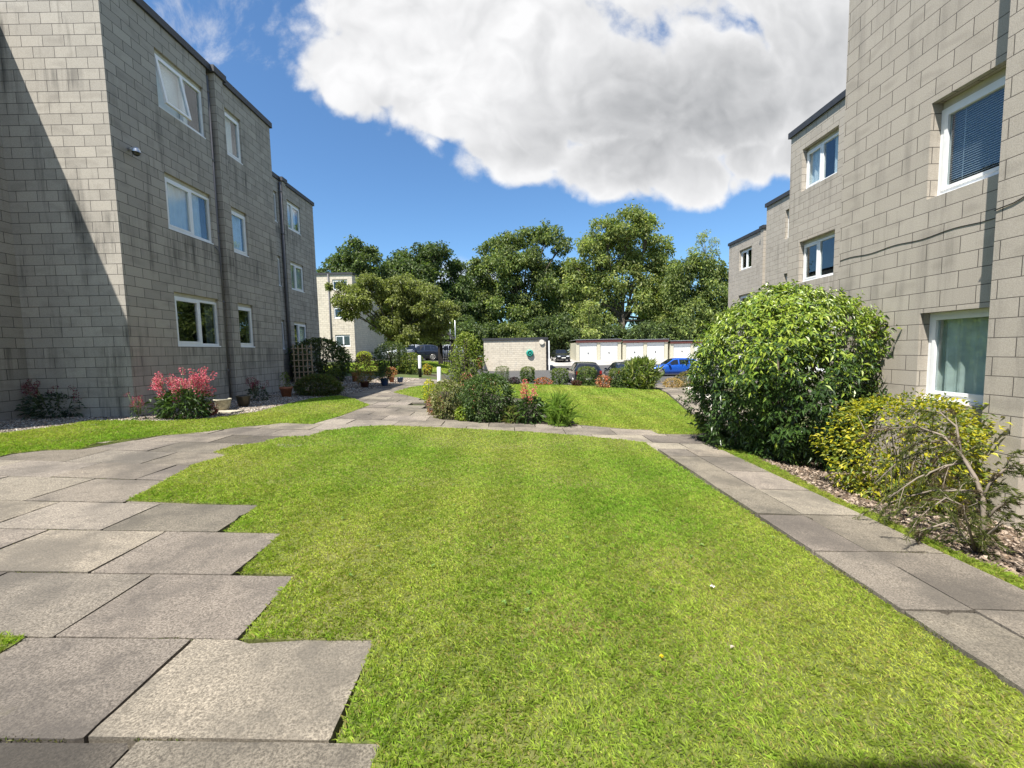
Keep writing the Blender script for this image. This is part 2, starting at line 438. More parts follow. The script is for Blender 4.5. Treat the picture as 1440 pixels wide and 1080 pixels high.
class MB:
    """collects polygons (with UV in metres) and builds ONE mesh object"""

    def __init__(self):
        self.v, self.f, self.uv, self.mi, self.sm = [], [], [], [], []

    def poly(self, pts, uv=None, mi=0, smooth=False):
        b = len(self.v)
        self.v += [tuple(p) for p in pts]
        self.f.append(list(range(b, b + len(pts))))
        self.uv.append(uv)
        self.mi.append(mi)
        self.sm.append(smooth)

    def box(self, lo, hi, B=None, mi=0):
        """box in a local frame B = (origin, ex, ey, ez)"""
        x0, y0, z0 = lo
        x1, y1, z1 = hi
        c = [(x0, y0, z0), (x1, y0, z0), (x1, y1, z0), (x0, y1, z0), (x0, y0, z1), (x1, y0, z1), (x1, y1, z1), (x0, y1, z1)]
        if B is not None:
            o, ex, ey, ez = [np.array(q, float) for q in B]
            c = [tuple(o + ex * p[0] + ey * p[1] + ez * p[2]) for p in c]
            flip = np.dot(np.cross(ex, ey), ez) < 0
        else:
            flip = False
        for q in ((0, 3, 2, 1), (4, 5, 6, 7), (0, 1, 5, 4), (1, 2, 6, 5), (2, 3, 7, 6), (3, 0, 4, 7)):
            q = q[::-1] if flip else q
            self.poly([c[i] for i in q], mi=mi)

    def tube(self, pts, rad, seg=7, mi=0, cap=True):
        pts = [np.array(p, float) for p in pts]
        if isinstance(rad, (int, float)):
            rad = [rad] * len(pts)
        b = len(self.v)
        prev = None
        for i, p in enumerate(pts):
            d = pts[min(i + 1, len(pts) - 1)] - pts[max(i - 1, 0)]
            d = d / (np.linalg.norm(d) + 1e-9)
            a = prev if prev is not None else (np.array([1.0, 0, 0]) if abs(d[0]) < 0.8 else np.array([0, 1.0, 0]))
            a = a - d * np.dot(a, d)
            a /= np.linalg.norm(a) + 1e-9
            prev = a
            e = np.cross(d, a)
            for k in range(seg):
                t = 2 * math.pi * k / seg
                self.v.append(tuple(p + rad[i] * (a * math.cos(t) + e * math.sin(t))))
        for i in range(len(pts) - 1):
            for k in range(seg):
                k2 = (k + 1) % seg
                self.f.append([b + i * seg + k, b + i * seg + k2, b + (i + 1) * seg + k2, b + (i + 1) * seg + k])
                self.uv.append(None); self.mi.append(mi); self.sm.append(True)
        if cap:
            for ring in (0, len(pts) - 1):
                q = [b + ring * seg + k for k in range(seg)]
                self.f.append(q[::-1] if ring == 0 else q)
                self.uv.append(None); self.mi.append(mi); self.sm.append(False)

    def lathe(self, prof, c=(0, 0, 0), seg=20, mi=0):
        b = len(self.v)
        for r, z in prof:
            for k in range(seg):
                t = 2 * math.pi * k / seg
                self.v.append((c[0] + r * math.cos(t), c[1] + r * math.sin(t), c[2] + z))
        for i in range(len(prof) - 1):
            for k in range(seg):
                k2 = (k + 1) % seg
                self.f.append([b + i * seg + k, b + i * seg + k2, b + (i + 1) * seg + k2, b + (i + 1) * seg + k])
                self.uv.append(None); self.mi.append(mi); self.sm.append(True)

    def build(self, name, mats, parent=None, loc=None):
        me = bpy.data.meshes.new(name)
        me.from_pydata(self.v, [], self.f)
        if not isinstance(mats, (list, tuple)):
            mats = [mats]
        for m in mats:
            me.materials.append(m)
        me.polygons.foreach_set('material_index', self.mi)
        me.polygons.foreach_set('use_smooth', self.sm)
        if any(u is not None for u in self.uv):
            l = me.uv_layers.new(name='UVMap')
            for p, u in zip(me.polygons, self.uv):
                if u is not None:
                    for k, li in enumerate(p.loop_indices):
                        l.data[li].uv = u[k]
        me.update()
        return link(name, me, parent, loc)


def tri_mesh(name, V, T, tint, mat, parent=None, loc=None, smooth=False):
    """numpy vertices, triangles and a colour per vertex -> ONE mesh object"""
    me = bpy.data.meshes.new(name)
    nv, nt = len(V), len(T)
    me.vertices.add(nv)
    me.vertices.foreach_set('co', np.ascontiguousarray(V, dtype=np.float32).ravel())
    me.loops.add(nt * 3)
    me.loops.foreach_set('vertex_index', np.ascontiguousarray(T, dtype=np.int32).ravel())
    me.polygons.add(nt)
    me.polygons.foreach_set('loop_start', np.arange(0, nt * 3, 3, dtype=np.int32))
    me.polygons.foreach_set('loop_total', np.full(nt, 3, dtype=np.int32))
    me.polygons.foreach_set('use_smooth', np.full(nt, bool(smooth)))
    a = me.attributes.new('tint', 'FLOAT_COLOR', 'POINT')
    c = np.ones((nv, 4), dtype=np.float32)
    c[:, :3] = tint
    a.data.foreach_set('color', c.ravel())
    me.materials.append(mat)
    me.update()
    return link(name, me, parent, loc)


def unit(a):
    return a / (np.linalg.norm(a, axis=-1, keepdims=True) + 1e-9)


def leaves(P, D, N, L, Wd, col, droop=0.25, fold=0.25, pos=0.45):
    """one folded rhombic leaf per row: base P, axis D, upper side N"""
    n = len(P)
    L = np.broadcast_to(np.asarray(L, float).reshape(-1, 1), (n, 1))
    Wd = np.broadcast_to(np.asarray(Wd, float).reshape(-1, 1), (n, 1))
    D = unit(D)
    S = unit(np.cross(D, N))
    U = np.cross(S, D)
    tip = P + D * L - np.array([0, 0, 1.0]) * L * droop
    mid = P + D * L * pos
    lft = mid + S * Wd / 2 + U * Wd * fold
    rgt = mid - S * Wd / 2 + U * Wd * fold
    V = np.stack([P, rgt, tip, lft], 1).reshape(-1, 3)
    b = np.arange(n)[:, None] * 4
    T = np.concatenate([b + np.array([[0, 1, 2]]), b + np.array([[0, 2, 3]])], 1).reshape(-1, 3)
    return V, T, np.repeat(col, 4, axis=0)


def merge(parts):
    V, T, C, o = [], [], [], 0
    for v, t, c in parts:
        V.append(v); T.append(t + o); C.append(c)
        o += len(v)
    return np.concatenate(V), np.concatenate(T), np.concatenate(C)


def pick(cols, n, w=None, jit=0.18):
    cols = np.array(cols, float)
    i = RNG.choice(len(cols), n, p=w)
    return np.clip(cols[i] * (1 + RNG.normal(0, jit, (n, 1))), 0.004, 0.95)


def rdir(n):
    return unit(RNG.normal(size=(n, 3)))


# ------------------------------------------------------------------ the ground
def sstep(a, b, x):
    t = np.clip((x - a) / (b - a), 0, 1)
    return t * t * (3 - 2 * t)


def G(x, y):
    """height of the ground: tilts down to the right, drops to the car park, rises far left"""
    x, y = np.asarray(x, float), np.asarray(y, float)
    near = np.interp(x, [-20, -12, -7.5, -4, -1.5, 1, 2.4, 3.6, 5.2, 9, 14], [.5, .42, .33, .15, .055, -.035, -.09, -.15, -.42, -.6, -.7])
    mid = np.interp(x, [-20, -12, -7.5, -4, -1.5, 1, 4, 9, 14], [.5, .42, .33, .15, .055, -.035, -.15, -.35, -.5])
    z = near + (mid - near) * sstep(7.5, 10.5, y)
    z = z + np.interp(y, [20, 40, 80], [0, .45, 1.0]) * sstep(-2.0, -6.0, x)
    cpk = np.interp(y, [0, 36, 42, 47, 54, 90], [-.8, -.8, -.45, -.25, .12, .9])
    return z + (cpk - z) * sstep(20.2, 24.5, y) * sstep(-4.5, -1.8, x)


def ray(px, py):
    return FWD + RIGHT * (px - 720) / F_PX - UP * (py - 540) / F_PX


def gp(px, py):
    """the ground point seen at a spot of the photograph"""
    d = ray(px, py)
    t0, t = 0.3, 0.3
    while t < 140:
        q = CAM + d * t
        if q[2] < G(q[0], q[1]):
            break
        t0, t = t, t * 1.02
    for _ in range(30):
        m = (t0 + t) / 2
        q = CAM + d * m
        if q[2] < G(q[0], q[1]):
            t = m
        else:
            t0 = m
    q = CAM + d * t
    return np.array([q[0], q[1], float(G(q[0], q[1]))])


def at(px, py, Y):
    d = ray(px, py)
    return CAM + d * (Y / d[1])


def gpoly(px):
    return [tuple(gp(*q)[:2]) for q in px]


def inside(poly, x, y):
    r = np.zeros(len(x), bool)
    n = len(poly)
    for i in range(n):
        x1, y1 = poly[i]
        x2, y2 = poly[(i + 1) % n]
        c = ((y1 > y) != (y2 > y)) & (x < (x2 - x1) * (y - y1) / (y2 - y1 + 1e-12) + x1)
        r ^= c
    return r


def drape(name, poly, off, mat, res=0.6, depth=0.08, kind='structure'):
    """a sheet that follows the ground inside a plan outline, with a skirt at its edge"""
    bm = bmesh.new()
    f = bm.faces.new([bm.verts.new((x, y, 0)) for x, y in poly])
    if f.normal.z < 0 or sum((poly[i][0] * poly[(i + 1) % len(poly)][1] - poly[(i + 1) % len(poly)][0] * poly[i][1]) for i in range(len(poly))) < 0:
        bmesh.ops.reverse_faces(bm, faces=[f])
    bmesh.ops.triangulate(bm, faces=bm.faces[:])
    for _ in range(6):
        es = [e for e in bm.edges if e.calc_length() > res]
        if not es:
            break
        bmesh.ops.subdivide_edges(bm, edges=es, cuts=1)
        bmesh.ops.triangulate(bm, faces=[q for q in bm.faces if len(q.verts) > 3])
    for v in bm.verts:
        v.co.z = float(G(v.co.x, v.co.y)) + off
    bd = [e for e in bm.edges if e.is_boundary]
    r = bmesh.ops.extrude_edge_only(bm, edges=bd)
    for v in [q for q in r['geom'] if isinstance(q, bmesh.types.BMVert)]:
        v.co.z -= depth
    bmesh.ops.recalc_face_normals(bm, faces=bm.faces[:])
    me = bpy.data.meshes.new(name)
    bm.to_mesh(me)
    bm.free()
    me.materials.append(mat)
    o = link(name, me)
    o['kind'] = kind
    return o


def build_ground():
    xs = np.unique(np.concatenate([np.linspace(-160, -24, 18), np.arange(-24, 34, 0.5), np.linspace(34, 200, 20)]))
    ys = np.unique(np.concatenate([np.linspace(-40, -4, 8), np.arange(-4, 60, 0.5), np.linspace(60, 400, 24)]))
    X, Y = np.meshgrid(xs, ys)
    Z = G(X, Y) - 0.06
    V = np.stack([X, Y, Z], -1).reshape(-1, 3)
    nx, ny = len(xs), len(ys)
    i = (np.arange(ny - 1)[:, None] * nx + np.arange(nx - 1)[None]).ravel()
    T = np.concatenate([np.stack([i, i + 1, i + nx + 1], 1), np.stack([i, i + nx + 1, i + nx], 1)])
    o = tri_mesh('ground', V, T, np.ones((len(V), 3)), M['ground'], smooth=True)
    o['kind'] = 'structure'


build_ground()

P_MAIN = [(545, 1085), (541, 1050), (480, 1048), (530, 903), (345, 902), (418, 811), (342, 808), (398, 752), (319, 750),
          (366, 712), (182, 706), (275, 654), (322, 641), (302, 637), (330, 628), (372, 623), (394, 616), (436, 614), (458, 607),
          (505, 601), (550, 599), (620, 602), (740, 608), (820, 614), (880, 620), (906, 623), (930, 640), (1060, 728), (1190, 815), (1330, 906), (1445, 988)]
P_MID = [(553, 552), (578, 545), (620, 540), (690, 538), (760, 541), (850, 544), (882, 547), (925, 548), (936, 553), (962, 576), (1004, 607),
         (980, 612), (926, 611), (915, 606), (880, 604), (812, 598), (740, 590), (640, 575), (596, 562)]
P_LEFT = [(0, 643), (17, 639), (64, 634), (111, 633), (136, 624), (230, 613), (278, 610), (333, 602), (400, 596), (440, 597), (478, 586),
          (520, 570), (496, 561), (478, 557), (438, 561), (409, 568), (360, 580), (300, 589), (230, 593), (125, 593), (69, 602), (0, 611)]
P_BED = [(597, 569), (603, 580), (645, 591), (720, 594), (812, 600), (800, 588), (775, 578), (730, 562), (660, 550), (612, 552)]
P_VERGE = [(1006, 629), (1022, 641), (1140, 697), (1250, 748), (1440, 836), (1445, 820), (1355, 785), (1316, 767), (1266, 744), (1227, 723), (1186, 708),
           (1138, 684), (1088, 658), (1040, 634)]
main_lawn = gpoly(P_MAIN)
main_lawn = [(x - 0.018 if x < 0 else x + 0.01, y) for x, y in main_lawn]
main_lawn = [(-0.55, 0.35), (-0.55, 1.0)] + main_lawn[1:-1] + [(main_lawn[-2][0], 0.35)]
mid_lawn, left_lawn, bed, verge = gpoly(P_MID), gpoly(P_LEFT), gpoly(P_BED), gpoly(P_VERGE)
left_lawn = left_lawn + [(-9.6, 6.6), (-9.0, 5.9)]
far_lawn = [(-13.5, 25.0), (-12.5, 38.5), (-5.2, 37.0), (-4.0, 26.5), (-5.8, 25.4), (-9.5, 24.2)]
vx = [q for q in verge if True]
tuft = gpoly([(-60, 893), (36, 897), (28, 905), (0, 921), (-60, 950)])
LAWNS = [('lawn', tuft), ('lawn', main_lawn), ('lawn', mid_lawn), ('lawn', left_lawn), ('lawn', verge), ('lawn', far_lawn)]
for nm, pl in LAWNS:
    drape(nm, pl, 0.012, M['turf'])
drape('flower_bed', bed, 0.035, M['soil'], 0.4)
gravel = gpoly([(0, 611), (69, 602), (125, 593), (230, 593), (300, 589), (360, 580), (409, 568), (438, 561), (478, 557), (520, 549), (560, 540), (590, 533)])
gravel = gravel + [(-7.2, 21.5), (-9.38, 20.9), (-9.38, 13.98), (-7.48, 13.98), (-7.48, 8.33), (-9.53, 8.33), (-9.53, 5.7)]
drape('gravel_bed', gravel, 0.004, M['gravel'], 0.6)
bark = gpoly([(1040, 634), (1088, 658), (1138, 684), (1186, 708), (1227, 723), (1266, 744), (1316, 767), (1355, 785), (1440, 818)])
bark = bark + [(3.45, 1.2), (5.28, 1.2), (5.28, 6.8), (8.35, 6.9), (8.35, 9.2), (5.0, 9.6)]
drape('bark_bed', bark, 0.002, M['bark'], 0.5)
drape('car_park', [(-3.0, 21.8), (3.0, 21.3), (9.5, 21.6), (30, 21.6), (30, 47.0), (-4.2, 47.0), (-4.4, 27.0)], -0.03, M['asphalt'], 1.5)
drape('forecourt', [(3.9, 46.9), (30, 46.9), (30, 62), (3.9, 62)], -0.02, M['apron'], 1.5)
drape('road', [(-30, 38.8), (-4.3, 37.2), (-4.3, 46), (-30, 48)], 0.0, M['asphalt'], 1.5)


# ------------------------------------------------------------------ paving
JOINTS = []


def build_paving():
    V, T, C = [], [], []

    def slab(cor, top, thick, tint):
        """a cast slab with a slightly worn outline and knocked corners"""
        ring = []
        for i in range(4):
            (p, da), (q, db) = cor[i], cor[(i + 1) % 4]
            p, q = np.array(p), np.array(q)
            Lq = np.linalg.norm(q - p)
            d = (q - p) / Lq
            nv = np.array([-d[1], d[0]])
            chip0, chip1 = [min(.05, .004 + RNG.exponential(.007)) for _ in range(2)]
            ts = [chip0 / Lq] + sorted(RNG.uniform(.06, .94, 5)) + [1 - chip1 / Lq]
            for j, t in enumerate(ts):
                e = 0 if j in (0, len(ts) - 1) else abs(RNG.normal(0, .0022)) + (RNG.exponential(.012) if RNG.random() < .05 else 0)
                w_ = p + d * Lq * t + nv * min(e, .03)
                ring.append((w_[0], w_[1], da + (db - da) * t))
        b = len(V)
        n = len(ring)
        cx = sum(r[0] for r in ring) / n
        cyy = sum(r[1] for r in ring) / n
        V.append((cx, cyy, float(G(cx, cyy)) + top + sum(c[1] for c in cor) / 4))
        for x, y, dz in ring:
            V.append((x, y, float(G(x, y)) + top + dz))
        for x, y, dz in ring:
            V.append((x, y, float(G(x, y)) + top - thick))
        for i in range(n):
            j = (i + 1) % n
            T.append((b, b + 1 + i, b + 1 + j))
            T.extend([(b + 1 + i, b + 1 + n + i, b + 1 + n + j), (b + 1 + i, b + 1 + n + j, b + 1 + j)])
        C.extend([tint] * (2 * n + 1))
        JOINTS.append((ring[0][:2], ring[len(ring) // 4 - 1][:2]))
        JOINTS.append((ring[-1][:2], ring[-(len(ring) // 4)][:2]))

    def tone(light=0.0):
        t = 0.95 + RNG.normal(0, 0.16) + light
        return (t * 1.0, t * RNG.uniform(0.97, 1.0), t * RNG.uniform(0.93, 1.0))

    # rows that run across the view: front edges measured on the photograph
    rows = [0.30, 0.88] + [float(gp(*q)[1]) for q in ((300, 1045), (400, 902), (330, 810), (330, 750), (330, 711), (150, 674))]
    st = 0.60
    while rows[-1] < 21:
        rows.append(rows[-1] + st)
    w = float(gp(530, 903)[0] - gp(270, 902)[0])
    g = 0.006
    xl, xm, xr = [np.mean([gp(*q)[0] for q in s]) for s in
                  (((930, 640), (1190, 815), (1330, 905)), ((1061, 694), (1129, 729), (1227, 785)), ((1140, 697), (1200, 725), (1440, 835)))]
    yj = float(gp(930, 640)[1])
    yend = min(r for r in rows if r >= yj - 0.05)
    for k in range(len(rows) - 1):
        y0, y1 = rows[k] + g, rows[k + 1] - g
        x = -10.5 + (k % 2) * w / 2 + 0.27 + 0.03 * math.sin(k * 2.3)
        # one measured joint in each of the near rows sets where the joints fall
        known = {1: (541, 1050), 2: (530, 903), 3: (418, 811), 4: (398, 752), 5: (366, 712)}.get(k)
        if known:
            jx = gp(*known)[0]
            x = jx - w * 12
        lim0 = -9.3
        while x < 7.5:
            x0, x1 = x + g, x + w - g
            x += w
            cx, cyy = (x0 + x1) / 2, (y0 + y1) / 2
            if x1 < lim0 or cyy < 0.2:
                continue
            if cyy > 9.6 and not (-6.5 < cx < 0.5):
                continue
            if (cx > xl - 0.3 and rows[k] < yend - 0.01) or cx > xr + 0.5:
                continue
            if cyy > 12 and abs(cx - (-3.6 - (cyy - 12) * 0.13)) > 1.6:
                continue
            if cx > 3.6 and cyy > 8.9:
                continue
            if inside(bed, np.array([cx]), np.array([cyy]))[0]:
                continue
            if (known and x0 > gp(*known)[0] - 0.1 and x0 < 2.0) or inside(main_lawn, np.array([x0, x1, x0, x1]), np.array([y0, y0, y1, y1])).all():
                continue
            d = [RNG.normal(0, 0.003) for _ in range(4)]
            s = RNG.normal(0, 0.003)
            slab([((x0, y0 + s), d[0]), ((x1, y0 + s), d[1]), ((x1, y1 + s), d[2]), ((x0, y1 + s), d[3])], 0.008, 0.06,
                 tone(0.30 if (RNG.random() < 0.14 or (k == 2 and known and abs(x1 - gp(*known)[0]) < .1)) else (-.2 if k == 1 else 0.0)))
    # the right-hand path: two lengthwise columns, a little proud of the lawn
    js = [float(gp(*q)[1]) for q in ((1061, 694), (1129, 729), (1227, 785))]
    step = (js[0] - js[2]) / 2
    ys = [js[2] + step * i for i in range(-4, 9)]
    for k in range(len(ys) - 1):
        if ys[k] < 0.0 or ys[k] > yend - 0.12:
            continue
        for a, b, sh in ((xl, xm, 0.0), (xm, xr, 0.02)):
            y0, y1 = ys[k] + g + sh, ys[k + 1] - g + sh
            if y1 > yend - g:
                y1 = yend - g
            d = [RNG.normal(0, 0.003) for _ in range(4)]
            slab([((a + g, y0), d[0]), ((b - g, y0), d[1]), ((b - g, y1), d[2]), ((a + g, y1), d[3])], 0.045, 0.12, tone(0.06))
    # far part of the right-hand path, bending away to the car park
    A = [gp(*q) for q in ((1003, 608), (962, 576), (936, 553), (925, 547))]
    ln = [np.array([q[0] + 0.1, q[1]]) for q in A] + [np.array([A[-1][0] + 0.5, 23.5])]
    for i in range(len(ln) - 1):
        n = max(1, int(np.linalg.norm(ln[i + 1] - ln[i]) / 0.62))
        for k in range(n):
            p, q = ln[i] + (ln[i + 1] - ln[i]) * k / n, ln[i] + (ln[i + 1] - ln[i]) * (k + 1) / n
            for a, b in ((0.0, 0.78), (0.78, 1.56)):
                slab([((p[0] + a + g, p[1] + g), 0), ((p[0] + b - g, p[1] + g), 0), ((q[0] + b - g, q[1] - g), 0), ((q[0] + a + g, q[1] - g), 0)], 0.006, 0.06, tone(0.08))
    o = tri_mesh('paved_path', np.array(V), np.array(T), np.array(C), M['slab'])
    o['kind'] = 'structure'


build_paving()


# ------------------------------------------------------------------ grass
def patch(x, y):
    """worn and lush areas of the lawn, 0..1"""
    s = (np.sin(x * 1.7 + 1.3 * np.sin(y * 0.9)) + np.sin(y * 1.3 + 2.1 * np.sin(x * 0.7 + 1.0)) + np.sin((x + y) * 2.9) * 0.6 + np.sin((x - 1.7 * y) * 5.3) * 0.4)
    return 0.5 + s / 6.0


def grass(name, poly, dens_at, h0, excl=()):
    xs, ys = [p[0] for p in poly], [p[1] for p in poly]
    parts = []
    y = min(ys)
    while y < max(ys):
        dy = max(0.4, y * 0.12)
        dens = dens_at(y)
        n = int((max(xs) - min(xs)) * dy * dens)
        px, py = RNG.uniform(min(xs), max(xs), n), RNG.uniform(y, y + dy, n)
        y += dy
        k = inside(poly, px, py)
        for e in excl:
            k &= ~inside(e, px, py)
        px, py = px[k], py[k]
        n = len(px)
        if n == 0:
            continue
        tuf = 0.5 + 0.25 * (np.sin(px * 23 + 3 * np.sin(py * 17)) + np.sin(py * 27 + 3 * np.sin(px * 19 + 1)))
        pt = np.clip(patch(px, py) + 0.28 * (tuf - 0.5) + RNG.normal(0, 0.12, n), 0, 1)
        stripe = 0.5 + 0.20 * np.tanh(4 * np.sin((px - 0.03 * py) * math.pi / 0.42))
        P = np.stack([px, py, G(px, py) + 0.010], 1)
        th = RNG.uniform(0, 2 * math.pi, n)
        lean = RNG.uniform(0.25, 1.5, n)
        lay = (stripe - 0.5) * 1.2
        D = np.stack([np.cos(th) * lean, np.sin(th) * lean + lay, np.ones(n)], 1)
        grow = 1.0 + 0.022 * np.clip(py - 2, 0, 30) * 1.4
        L = h0 * RNG.uniform(0.55, 1.35, n) * (0.6 + 0.5 * pt + 0.45 * tuf) * (1 + 0.15 * (grow - 1))
        Wd = 0.0042 * grow * grow * RNG.uniform(0.8, 1.4, n) * (1 + np.clip(py - 6, 0, 20) * 0.09)
        g = np.stack([0.215 + 0.155 * (1 - pt), 0.345 + 0.05 * (1 - pt), 0.042 + 0.035 * (1 - pt)], 1)
        g *= (0.60 + 1.02 * RNG.random((n, 1))) * (0.94 + 0.12 * stripe[:, None])
        worn = np.exp(-(((px - 0.35) / .30) ** 2 + ((py - 2.15) / .16) ** 2)) + np.exp(-(((px + 0.1) / .25) ** 2 + ((py - 3.4) / .3) ** 2)) * .6 + np.exp(-(((px - 1.3) / .4) ** 2 + ((py - 2.9) / .25) ** 2)) * .5
        dry = RNG.random(n) < (0.04 + 0.10 * (1 - pt) + 0.30 * worn)
        g[dry] = np.array([0.40, 0.34, 0.13]) * RNG.uniform(0.7, 1.2, (dry.sum(), 1))
        N = np.stack([np.cos(th + 1.57) * .5, np.sin(th + 1.57) * .5, 0.8 * np.ones(n)], 1)
        parts.append(leaves(P, D, N, L, Wd, g, droop=0.30, fold=0.1, pos=0.4))
    V, T, C = merge(parts)
    o = tri_mesh(name, V, T, C, M['grass'])
    return tag(o, None, None, None, 'stuff')


def lawn_density(y):
    return 15000 if y < 2.6 else 12000 if y < 4 else 7500 if y < 6 else 4200 if y < 9 else 2200 if y < 13 else 1200 if y < 22 else 420


tag(grass('mown_grass', main_lawn, lawn_density, 0.034), 'mown green grass of the large front lawn', 'grass')
tag(grass('mown_grass', tuft, lawn_density, 0.034), 'small tuft of grass filling a missing slab at the left edge', 'grass')
tag(grass('mown_grass', mid_lawn, lawn_density, 0.045, (bed,)), 'mown grass of the lawn between flower bed and car park', 'grass')
tag(grass('mown_grass', left_lawn, lawn_density, 0.042), 'grass strip beside the gravel bed of the grey block', 'grass')
tag(grass('mown_grass', verge, lambda y: 13000, 0.055), 'narrow grass verge along the right hand path', 'grass')
tag(grass('mown_grass', far_lawn, lawn_density, 0.07), 'lawn by the bollards in front of the distant block', 'grass')


def scatter_chips(name, poly, dens_at, size, cols, label, cat):
    xs, ys = [p[0] for p in poly], [p[1] for p in poly]
    n = int((max(xs) - min(xs)) * (max(ys) - min(ys)) * 1500)
    px, py = RNG.uniform(min(xs), max(xs), n), RNG.uniform(min(ys), max(ys), n)
    k = inside(poly, px, py) & (RNG.random(n) < dens_at(py) / 1500)
    px, py = px[k], py[k]
    n = len(px)
    s = size * RNG.uniform(0.5, 1.5, (n, 1)) * (1 + np.clip(py - 6, 0, 20) * 0.06)[:, None]
    c = np.stack([px, py, G(px, py) + 0.008], 1)
    a = rdir(n) * np.array([1, 1, 0.35]); b = unit(np.cross(a, rdir(n))) * np.array([1, 1, 0.4]); a = unit(a)
    up = np.array([0, 0, 1.0])
    V = np.stack([c + a * s, c + b * s * 0.7, c - a * s, c - b * s * 0.7, c + up * s * 0.6], 1).reshape(-1, 3)
    i = np.arange(n)[:, None] * 5
    T = np.concatenate([i + np.array([[0, 1, 4]]), i + np.array([[1, 2, 4]]), i + np.array([[2, 3, 4]]), i + np.array([[3, 0, 4]])], 1).reshape(-1, 3)
    o = tri_mesh(name, V, T, np.repeat(pick(cols, n), 5, axis=0), M['chip'])
    tag(o, label, cat, None, 'stuff')


scatter_chips('gravel', gravel, lambda y: np.where(y < 13, 900, 350), 0.016, [(.42, .37, .30), (.22, .19, .15), (.32, .24, .18), (.12, .10, .09), (.5, .46, .4)],
              'mixed buff and brown pebbles along the grey block', 'gravel')
scatter_chips('bark_chips', bark, lambda y: 900 + y * 0, 0.022, [(.26, .20, .15), (.14, .10, .07), (.36, .29, .23), (.08, .06, .045)],
              'brown bark chips under the shrubs of the buff block', 'bark chips')

def joint_weeds():
    parts = []
    for p, q in JOINTS:
        p, q = np.array(p), np.array(q)
        if p[1] > 9 or p[0] < -6 or RNG.random() < .35:
            continue
        ln = np.linalg.norm(q - p)
        t0, t1 = sorted(RNG.uniform(-.1, 1.1, 2))
        n = int(ln * max(0, t1 - t0) * 260)
        if n < 2:
            continue
        t = np.clip(RNG.uniform(t0, t1, n), 0, 1)[:, None]
        xy = p + (q - p) * t + RNG.normal(0, .004, (n, 2))
        z = G(xy[:, 0], xy[:, 1]) - .004 + (0.035 if p[0] > 1.7 and p[1] < 6 else 0)
        P = np.concatenate([xy, z[:, None]], 1)
        D = unit(RNG.normal(size=(n, 3)) * .6 + [0, 0, 1.0])
        parts.append(leaves(P, D, rdir(n), .014 * RNG.uniform(.5, 1.6, n), .005, pick([(.12, .16, .04), (.20, .19, .07), (.10, .085, .05)], n), .2))
    V, T, C = merge(parts)
    tag(tri_mesh('joint_weeds', V, T, C, M['grass']), 'moss and small weeds growing in the paving joints', 'weeds', None, 'stuff')


joint_weeds()

# ------------------------------------------------------------------ buildings


def wall(mb, p0, p1, z0, z1, opens=(), recess=0.10, mi_room=1, voff=0.14, mi=0):
    """outer wall from p0 to p1 (outside on the right-hand side when walking p0 -> p1), with window openings (u0,u1,z0,z1)"""
    p0, p1 = np.array(p0, float), np.array(p1, float)
    Lw = np.linalg.norm(p1 - p0)
    d = (p1 - p0) / Lw
    nrm = np.array([d[1], -d[0]])
    us = sorted({0.0, Lw} | {o[0] for o in opens} | {o[1] for o in opens})
    zs = sorted({z0, z1} | {o[2] for o in opens} | {o[3] for o in opens})
    base = p0 @ d

    def P(u, z, dep=0.0):
        q = p0 + d * u - nrm * dep
        return (q[0], q[1], z)

    def UV(u, z):
        return (base + u, z - voff)
    for i in range(len(us) - 1):
        for j in range(len(zs) - 1):
            a, b, c, e = us[i], us[i + 1], zs[j], zs[j + 1]
            if any(o[0] <= a + 1e-6 and b <= o[1] + 1e-6 and o[2] <= c + 1e-6 and e <= o[3] + 1e-6 for o in opens):
                continue
            mb.poly([P(a, c), P(b, c), P(b, e), P(a, e)], [UV(a, c), UV(b, c), UV(b, e), UV(a, e)], mi)
    for o in opens:
        a, b, c, e = o[:4]
        r = recess + 0.09
        mb.poly([P(a, c), P(a, e), P(a, e, r), P(a, c, r)], [UV(a, c), UV(a, e), UV(a + r, e), UV(a + r, c)], mi)
        mb.poly([P(b, e), P(b, c), P(b, c, r), P(b, e, r)], [UV(b, e), UV(b, c), UV(b + r, c), UV(b + r, e)], mi)
        mb.poly([P(a, e), P(b, e), P(b, e, r), P(a, e, r)], [UV(a, e), UV(b, e), UV(b, e + r), UV(a, e + r)], mi)
        mb.poly([P(b, c), P(a, c), P(a, c, r), P(b, c, r)], [UV(b, c), UV(a, c), UV(a, c + r), UV(b, c + r)], mi)
        R2, k = 1.6, 0.25      # the dim room behind
        A, B, Cc, E = a - k, b + k, c - k, e + k
        mb.poly([P(A, Cc, R2), P(A, E, R2), P(B, E, R2), P(B, Cc, R2)][::-1], mi=mi_room)
        for q in ([P(A, Cc, r), P(A, Cc, R2), P(A, E, R2), P(A, E, r)], [P(B, Cc, r), P(B, E, r), P(B, E, R2), P(B, Cc, R2)],
                  [P(A, E, r), P(A, E, R2), P(B, E, R2), P(B, E, r)], [P(A, Cc, r), P(B, Cc, r), P(B, Cc, R2), P(A, Cc, R2)]):
            mb.poly(q, mi=mi_room)
    return (np.array([p0[0], p0[1], 0.0]), np.array([d[0], d[1], 0.0]), np.array([-nrm[0], -nrm[1], 0.0]), np.array([0, 0, 1.0]))


